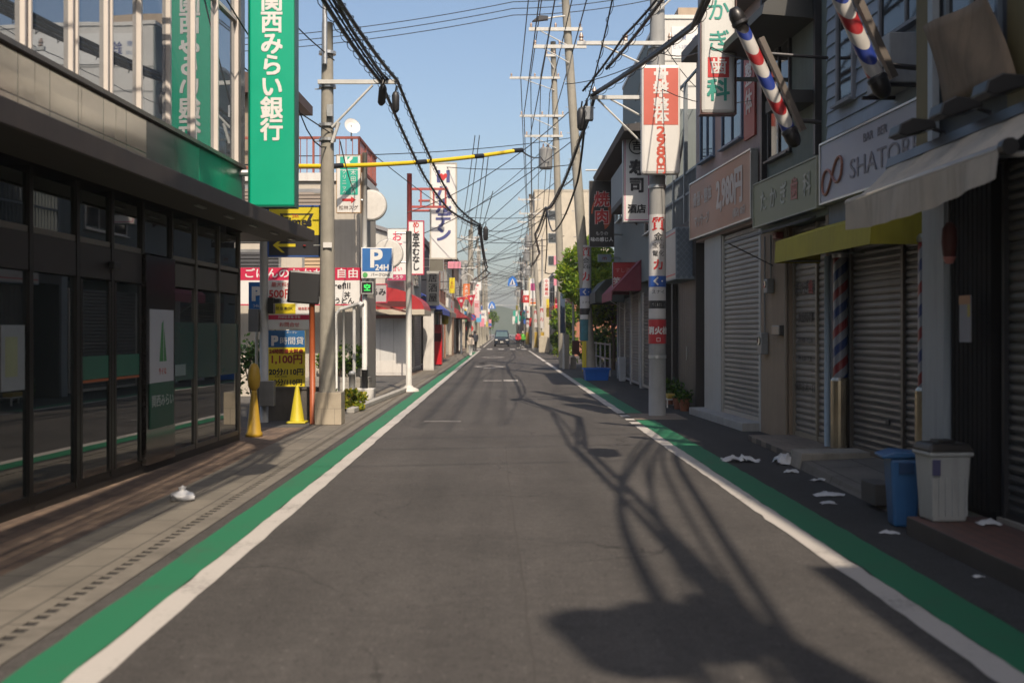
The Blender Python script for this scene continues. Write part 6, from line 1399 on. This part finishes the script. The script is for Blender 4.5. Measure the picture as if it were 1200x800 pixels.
def person(label, loc, rz, h, top, legs, hair, stride=.16, carry=None):
    t = thing('person', label, 'person', loc, rz); s = h / 1.7
    V = [(0, 0, .92), (0, .01, 1.12), (0, .01, 1.34), (0, 0, 1.46), (0, -.02, 1.60), (-.19, 0, 1.40), (-.24, .03, 1.13), (-.22, -.08, .90), (.19, 0, 1.40), (.24, .0, 1.13), (.22, -.10, .92),
         (-.09, 0, .86), (-.10, -stride * .6, .48), (-.10, -stride * .5, .08), (-.11, -stride * .5 - .12, .03), (.09, 0, .86), (.10, stride * .2, .48), (.10, stride, .10), (.11, stride - .12, .03)]
    E = [(0, 1), (1, 2), (2, 3), (3, 4), (2, 5), (5, 6), (6, 7), (2, 8), (8, 9), (9, 10), (0, 11), (11, 12), (12, 13), (13, 14), (0, 15), (15, 16), (16, 17), (17, 18)]
    Rr = [.15, .13, .15, .055, .10, .065, .048, .04, .065, .048, .04, .10, .07, .05, .04, .10, .07, .05, .04]
    me = bpy.data.meshes.new('body'); me.from_pydata([tuple(c * s for c in v) for v in V], E, []); o = bpy.data.objects.new('body', me); COL.objects.link(o); o.parent = t
    o.modifiers.new('skin', 'SKIN'); o.modifiers.new('sub', 'SUBSURF').levels = 2; o.modifiers['sub'].render_levels = 2
    for i, r in enumerate(Rr): me.skin_vertices[0].data[i].radius = (r * s, r * s)
    me.skin_vertices[0].data[0].use_root = True
    me.materials.append(skin_m)
    MB().lathe([(.165 * s, .80 * s), (.19 * s, .95 * s), (.18 * s, 1.2 * s), (.21 * s, 1.36 * s), (.10 * s, 1.47 * s), (.065 * s, 1.48 * s)], n=18).build('jacket', top, t, smooth=True)
    for sx, p in ((-1, (5, 6, 7)), (1, (8, 9, 10))): MB().tube([Vector(V[p[0]]) * s, Vector(V[p[1]]) * s, Vector(V[p[2]]) * s * .98], [.085 * s, .075 * s, .06 * s], 10).build('sleeve', top, t, smooth=True)
    for p in ((11, 12, 13), (15, 16, 17)): MB().tube([Vector(V[p[0]]) * s, Vector(V[p[1]]) * s, Vector(V[p[2]]) * s], [.125 * s, .09 * s, .07 * s], 10).build('trouser_leg', legs, t, smooth=True)
    for p in (13, 17): B(-.05 * s, .05 * s, -.2 * s, .06 * s, -.08 * s, .0).build('shoe', M('shoe white', (.6, .6, .58), .6), t, bevel=.02).location = Vector(V[p]) * s
    MB().lathe([(.07 * s, 1.50 * s), (.118 * s, 1.58 * s), (.122 * s, 1.66 * s), (.08 * s, 1.74 * s), (0, 1.76 * s)], (0, .015, 0), 16).build('hair', hair, t, smooth=True)
    return t
hm = M('hair dark', (.03, .022, .018), .6); hg = M('hat pale', (.5, .46, .40), .8)
person('short person in pale beige coat and white trousers walking at the green lane', (-2.10, 76.5, .004), RAD(20), 1.42, M('coat beige', (.58, .50, .42), .8), M('trousers white', (.62, .60, .57), .8), hm)
person('person in dark clothes walking just beyond the pale coated one', (-2.15, 90, .004), RAD(190), 1.68, M('coat dark', (.04, .045, .06), .8), M('trousers dark', (.03, .03, .035), .8), hm)
person('person in red jacket and dark trousers standing by the far shops', (1.62, 112, .004), RAD(10), 1.65, M('jacket red', (.55, .03, .05), .7), M('trousers dark', (.03, .03, .035), .8), hm, .05)
person('person in bright green vest beside the one in red', (2.15, 116, .004), RAD(170), 1.62, M('vest green', (.12, .50, .05), .7), M('trousers dark', (.03, .03, .035), .8), hg, .08)
# ================================================================ overhead cables
def cable(label, pts, r, sag=0.0, group=None, n=14, spiral=0.0, sides=6, name='overhead_cable', smooth=False):
    P = []
    pts = [Vector(p) for p in pts]
    if smooth:                                           # a Catmull-Rom run through the given points
        q = [pts[0] * 2 - pts[1]] + pts + [pts[-1] * 2 - pts[-2]]; out = []
        for i in range(1, len(q) - 2):
            for k in range(8):
                t = k / 8; out.append(.5 * (q[i] * 2 + (q[i+1] - q[i-1]) * t + (q[i-1] * 2 - q[i] * 5 + q[i+1] * 4 - q[i+2]) * t * t + (q[i] * 3 - q[i-1] - q[i+1] * 3 + q[i+2]) * t ** 3))
        pts = out + [pts[-1]]
    for a, b in zip(pts, pts[1:]):
        k = max(4, int(n * (b - a).length / 20) + 3) if sag or spiral else 3
        for i in range(k + (1 if b == pts[-1] else 0)):
            t = i / k; q = a.lerp(b, t); q.z -= 4 * sag * t * (1 - t); P.append(q)
    mb = MB().tube(P, r, sides)
    if spiral:
        S_ = []; L = sum((b - a).length for a, b in zip(P, P[1:])); acc = 0; m = int(L / .07)
        seg = [(b - a).length for a, b in zip(P, P[1:])]
        for i in range(m):
            d = L * i / m; j = 0
            while j < len(seg) - 1 and d > seg[j]: d -= seg[j]; j += 1
            q = P[j].lerp(P[j + 1], min(d / max(seg[j], 1e-6), 1)); a = i * .7
            S_.append(q + Vector((math.cos(a) * spiral, 0, math.sin(a) * spiral - spiral * .4)))
    o = mb.build(name, cable_m, smooth=True)
    tag(o, label, 'cable', group)
    if spiral: MB().tube(S_, .006, 4).build('spiral_hanger', cable_m, o)
    return o
# left bundle: pole behind the viewer -> crossarm of the weathered pole -> out over the road
cable('thick black cable bundle over the crossarm middle of the weathered pole', [(-2.25, -14, 7.0), (-2.10, 13.3, 5.50), (-2.08, 19.6, 5.90), (-2.05, 30, 5.72), (-1.65, 36, 5.45), (-.82, 42, 5.5)], .032, .05, spiral=.06)
cable('thick black cable bundle over the crossarm tip of the weathered pole', [(-2.0, -14, 7.2), (-1.93, 13.3, 5.52), (-1.80, 19.6, 5.93), (-1.72, 30, 5.85), (-1.4, 36, 5.55), (-.78, 42, 5.55)], .03, .05, spiral=.055)
cable('thin wavy service cable between the two thick bundles', [(-2.1, -14, 7.3), (-2.0, 13.3, 5.62), (-1.95, 19.6, 5.95)], .014, .12, spiral=.05)
cable('black cable drop hanging from the bundle junction above the road', [(-.80, 42, 5.5), (-.83, 46, 5.2), (-.80, 56, 4.75), (-.66, 64, 4.95), (-1.6, 80, 5.2)], .034, .08)
cable('second black cable drop beside the bundle junction', [(-.78, 42, 5.52), (-.75, 47, 5.0), (-.72, 58, 4.9), (-2.3, 88, 5.6)], .035, .1)
closure(-.80, 42, 5.35, 'far black cable closure at the bundle junction above the road', .8, (.8, 0))
closure(-.60, 42.2, 5.25, 'stubby black closure just after the bundle junction', .9, (.2, 0))
for k in range(3):
    cable('black cable fanning out from the weathered pole crossarm towards the viewer', [(-2.4 + .11 * k, -14, 6.9 + .1 * (k % 3)), (-2.32 + .085 * k, 8.5, 5.62), (-2.09 + .03 * k, 13.6, 5.60 + .03 * (k % 2)), (-2.05 + .04 * k, 19.55, 5.93)], .016, .03, 'cables fanning from the crossarm')
for k in range(6):  # added above the frame so their shadows branch over the near road
    cable('added black cable casting shade on the road edge, run to the barber upper wall', [(2.2 + .13 * k, -1.35, 6.3 + .2 * (k % 3)), (2.3 + (0, .1, .34, .42, .6, .86)[k], 4.5, 5.95 + .25 * (k % 2)), (3.0 + (0, .15, .2, .35, .4, .6)[k], 9.5, 5.95 + .1 * (k % 2)), (4.36 + .03 * k, 15.2 - .5 * k, 6.3)], (.02, .04, .016, .03, .022, .045)[k], 0, 'added shade cables fanning to the barber wall', smooth=True)
for k, (y, z) in enumerate(((9.3, 6.9), (7.2, 7.1), (11.0, 6.8))):
    cable('thin wire crossing high over the near road', [(-4.4, y - .6, z), (4.4, y + .5, z + .3)], .016, .25, 'thin wires crossing the near road')
R = random.Random(77)
for k in range(8):  # unseen cables added to lay a dark shadow band on the pavement
    cable('added black cable shading the pavement, slung up to the bank upper wall', [(-2.1 + .05 * k, -14, 7.2), (-2.06 + .045 * k, 1, 6.2 + .2 * (k % 2)), (-2.08 + .045 * k, 10.2, 5.75 + .12 * (k % 3)), (-4.12, 12.0 + .12 * k, 6.3)], R.choice((.03, .04, .05)), 0, 'added shade cables slung to the bank wall', smooth=True)
for k in range(4):  # more unseen cables, added to shade the bricks beside the bank
    cable('added black cable shading the paving by the bank front, slung to its upper wall', [(-2.75 + .13 * k, -14, 6.9), (-2.75 + .13 * k, 10.4, 5.7 + .1 * k), (-4.12, 12.3 + .2 * k, 6.5)], R.choice((.03, .05, .08)), 0, 'added shade cables slung close to the bank', smooth=True)
# shadow-giving closures and lamp over the near road, above the frame
closure(-1.72, 8.3, 5.35, 'big black cable closure on the bundle outside the bank', 1.9, (1.4, 0))
closure(2.55, 10.0, 5.55, 'big black cable closure above the lilac sign', 1.9, (1.4, 0))
# right bundle
arm = (1.78, 21.7, 6.15)
RB = [('thick black cable trunk running to the arm of the smooth grey pole', [arm, (2.75, 15.9, 5.95), (2.45, 10.3, 6.0), (2.65, 4.8, 6.2), (2.75, -1.6, 6.45)], .042, .065),
      ('black cable twisted above the trunk at the smooth grey pole', [(2.0, 21.7, 6.62), (2.40, 16.8, 6.55), (2.35, 10, 6.5), (2.6, 4, 6.5), (2.85, -1.6, 6.5)], .03, .055),
      ('black cable below the twisted one at the smooth grey pole', [(1.55, 21.7, 6.2), (2.05, 19, 6.55), (2.5, 16.5, 6.75), (2.6, 10, 6.8), (2.9, -1.6, 6.6)], .022, .05),
      ('black trunk cable hugging the first trunk on the road side', [(1.70, 21.7, 6.1), (2.66, 15.9, 5.85), (2.3, 10.3, 5.9), (2.5, 4.8, 6.1), (2.65, -1.6, 6.4)], .032, 0)]
for lab, pts, r, sp in RB: cable(lab, pts, r, .04, spiral=sp)
cable('spiral wrapped wire rising alone from the smooth grey pole arm', [(1.55, 22.0, 5.9), (1.62, 19.5, 6.1), (1.75, 16.5, 7.2), (1.9, 12, 8.5)], .013, .1, spiral=.035)
cable('black cable trunk from the smooth grey pole to the leaning pole', [arm, (1.72, 24.5, 5.85), (1.58, 34, 5.5), (1.52, 39.3, 5.9), (1.5, 51, 6.0), (2.2, 66, 6.2), (2.3, 90, 6.8)], .036, .1, spiral=.06)
cable('sagging black cable below the trunk towards the leaning pole', [(1.62, 21.7, 6.0), (1.66, 25, 4.9), (1.6, 35, 4.7), (1.56, 39.3, 5.8), (1.4, 51, 5.5), (2.3, 88, 6.0)], .024, .2)
cable('black cable loop from the bundle to the leaning pole bracket', [(1.54, 39.3, 5.85), (2.0, 39.4, 6.6), (2.7, 39.5, 7.2)], .025, .1)
cable('looped black cable falling from the junction to the far pole', [(1.54, 39.3, 5.85), (1.75, 44, 5.0), (1.9, 50, 4.2), (2.6, 51, 4.4)], .024, .1)
cable('black cable hanging in loops under the road end of the pole arm', [(1.60, 21.6, 6.05), (1.40, 21.6, 5.2), (1.42, 21.5, 4.3), (1.30, 21.6, 3.95)], .03, 0) if False else None
for k, z in enumerate((5.3, 6.9, 7.3)):
    cable(['thin wire from the smooth grey pole to the white building, lowest', 'thin wire from the smooth grey pole to the white building, middle', 'thin wire from the smooth grey pole to the white building, highest'][k], [(3.0, 21.8, z), (4.1 + .3 * k, 26.9, z + .6 - .3 * k)], .009, .12)
cable('thin wire from the price sign to the salmon fascia sign', [(3.0, 21.5, 6.2), (4.0, 18.2, 5.3)], .008, .15)
cable('thin wire dipping past the white vertical dental sign', [(3.0, 21.6, 6.9), (3.25, 17.6, 6.0), (3.9, 16.5, 5.6)], .01, .1)
for k in range(26):
    y = 58 + k * 5.5 + R.uniform(-2, 2)
    cable('thin black service wire crossing between a pole and the houses', [(R.uniform(2.4, 3.6), y, R.uniform(6.5, 10.5)), (R.uniform(-3.6, -2.4), y + R.uniform(-9, 9), R.uniform(5.2, 9))], .019, R.uniform(.1, .5), 'thin service wires crossing the road between poles and houses')
# yellow cable guard across the road
yg = thing('cable_guard', 'bright yellow tubular cable guard with black sleeves slung across the road', 'cable guard', (-5.0, 25, 5.25))
A, Bq = Vector((0, 0, 0)), Vector((5.5, 5, 1.15)); pts = [A.lerp(Bq, t / 12) - Vector((0, 0, .35 * 4 * (t / 12) * (1 - t / 12) * .4)) for t in range(13)]
MB().tube(pts, .052, 14).build('guard_tube', M('guard yellow', (.78, .55, .015), .4, var=.08, grime=.15), yg, smooth=True)
for t in (.22, .55, .8, .985):
    q = A.lerp(Bq, t) - Vector((0, 0, .35 * 4 * t * (1 - t) * .4)); d = (Bq - A).normalized() * .16
    MB().tube([q - d, q + d], .060, 14).build('sleeve', black, yg)
cable('black wire carrying the yellow guard on to the grey transformer', [(.5, 30, 6.4), (1.4, 41, 7.9), (2.1, 50.8, 9.2)], .022, .1)
cable('black wire carrying the yellow guard to the beige building', [(-5.0, 25, 5.25), (-7, 27, 5.6)], .02)
# high voltage lines
hv = 'high voltage wires crossing far above the road'
for k in range(3):
    cable('high voltage wire crossing far above the road, ' + ('uppermost of three', 'between the other two', 'lowest of three')[k], [(-14, 62, 17.6 - .35 * k), (.6, 60, 19.0 - .35 * k), (9, 59, 19.8 - .35 * k)], .022, .25, hv)
for x, z in ((-8.1, 17.25), (-3.4, 17.85), (-.6, 18.4)):
    pass
al = 'thin wires strung along the street between the pole crossarms'
for k, (x, z) in enumerate(((.85, 13.1), (1.3, 13.1), (1.75, 13.1), (2.15, 12.3), (1.0, 11.4), (2.4, 11.5), (1.3, 10.5))):
    cable('thin wire running along the street between the far crossarms', [(x + .2, 8, z + .6), (x, 51, z), (x + 1.1, 90, z - 1.4), (x + 1.0, 128, z - 1.5), (x + 1.0, 195, z - 1.5)], .02, .45, al)
al2 = 'thin wires strung along the walkers side of the street'
for k, (x, z) in enumerate(((-3.3, 8.9), (-2.9, 8.9), (-2.5, 8.0), (-2.1, 8.0), (-2.9, 6.4))):
    cable('thin wire running along the walkers side between the far poles', [(-1.2 + .2 * k, 51, z + 1.5), (x, 88, z), (x, 118, z + .8), (x, 152, z + 1.2), (x, 190, z + 1)], .02, .5, al2)
cr_ = 'thin service wires crossing the road between poles and houses'
R = random.Random(12)
spans = [((2.4, 39.5, 8.2), (-3.6, 46, 5.4)), ((2.5, 51, 9.6), (-3.5, 57, 5.2)), ((2.5, 51, 10.4), (-3.5, 66, 7.6)), ((2.4, 51, 8.3), (-3.6, 60, 5.0)), ((2.3, 90, 9.2), (-3.4, 96, 6.4)), ((2.3, 90, 8.1), (-3.5, 78, 6.0)), ((2.5, 100, 8.6), (-3.5, 112, 5.8)),
         ((2.5, 100, 9.6), (-2.5, 118, 9.0)), ((2.9, 128, 9.5), (-3.5, 125, 7.5)), ((2.9, 128, 8.0), (-2.5, 118, 7.4)), ((2.6, 158, 9.5), (-2.5, 152, 9.0)), ((2.6, 158, 7.8), (-3.5, 160, 6.0)), ((-2.8, 19.7, 4.9), (-3.6, 28.3, 5.0)), ((-2.9, 19.7, 5.0), (-5.6, 15.9, 7.4)), ((-2.9, 19.7, 6.3), (-4.6, 17.2, 8.0)),
         ((2.4, 39.5, 9.3), (-3.5, 42, 6.0)), ((2.4, 39.5, 7.4), (-2.3, 45.5, 8.2)), ((1.5, 39.3, 5.9), (-.8, 42, 5.45)), ((-3.36, 29, 6.2), (-.8, 42, 5.4)), ((2.9, 100, 10.5), (-2.5, 88, 8.8)), ((2.4, 90, 7.0), (-2.5, 118, 6.6)), ((2.6, 51, 7.0), (-3.5, 52, 4.9)), ((2.9, 128, 7.0), (-3.5, 140, 5.2)), ((3.0, 21.8, 7.9), (4.0, 34, 8.5)), ((2.2, 39.5, 10.2), (4.0, 33, 9.4))]
for a, b in spans: cable('thin black service wire crossing between a pole and the houses', [a, b], .011 + .004 * (a[1] > 60) + .004 * (a[1] > 35), R.uniform(.1, .5), cr_)
cable('long slack black wire crossing the road to the beige building terrace', [(-6.5, 33, 6.7), (3.0, 48, 9.8)], .016, .2)
cable('thin wire dropping past the tall green bank sign from the roof edge', [(-4.5, 12.0, 8.0), (-3.3, 18.5, 5.2), (-3.0, 19.7, 4.8)], .012, .2)
t = thing('bracket_lamp', 'small street lamp head on a bracket of the leaning pole', 'street lamp', (2.2, 39.4, 12.45))
MB().tube([(.1, 0, .1), (-.35, 0, .05), (-.7, -.05, -.02)], .03, 8).build('arm', palesteel, t); MB().prism([(-1.15, -.12), (-.6, -.06), (-.6, .06), (-.9, .08)], 'y', -.14, .06).build('lamp_head', darksteel, t)
# sky antenna on the beige building
an = thing('roof_antenna', 'white dish antenna on the rust red terrace railing', 'antenna', (-3.75, 28.35, 6.45))
o = MB().lathe([(0, 0), (.12, .02), (.2, .07), (.21, .075), (.12, .03), (0, .012)], n=20).build('dish', cleanwhite, an); o.rotation_euler = (RAD(70), 0, RAD(30)); o.location = (0, 0, .25)
MB().tube([(0, 0, -.1), (0, 0, .3)], .02, 6).build('mast', steel, an)
# ================================================================ the air: thin pale haze that fades the far end of the street
hz = B(-720, 720, -130, 980, -1.2, 34).build('haze', M('haze surface unused', (.8, .8, .8)))
hm_ = bpy.data.materials.new('thin haze'); hm_.use_nodes = True
n_ = hm_.node_tree.nodes; n_.remove(n_['Principled BSDF'])
v_ = n_.new('ShaderNodeVolumePrincipled'); v_.inputs['Color'].default_value = (.86, .90, .96, 1); v_.inputs['Density'].default_value = .0004; v_.inputs['Anisotropy'].default_value = .0
hm_.node_tree.links.new(v_.outputs[0], n_['Material Output'].inputs['Volume'])
hz.data.materials[0] = hm_; hz['kind'] = 'stuff'
S.cycles.volume_bounces = 0
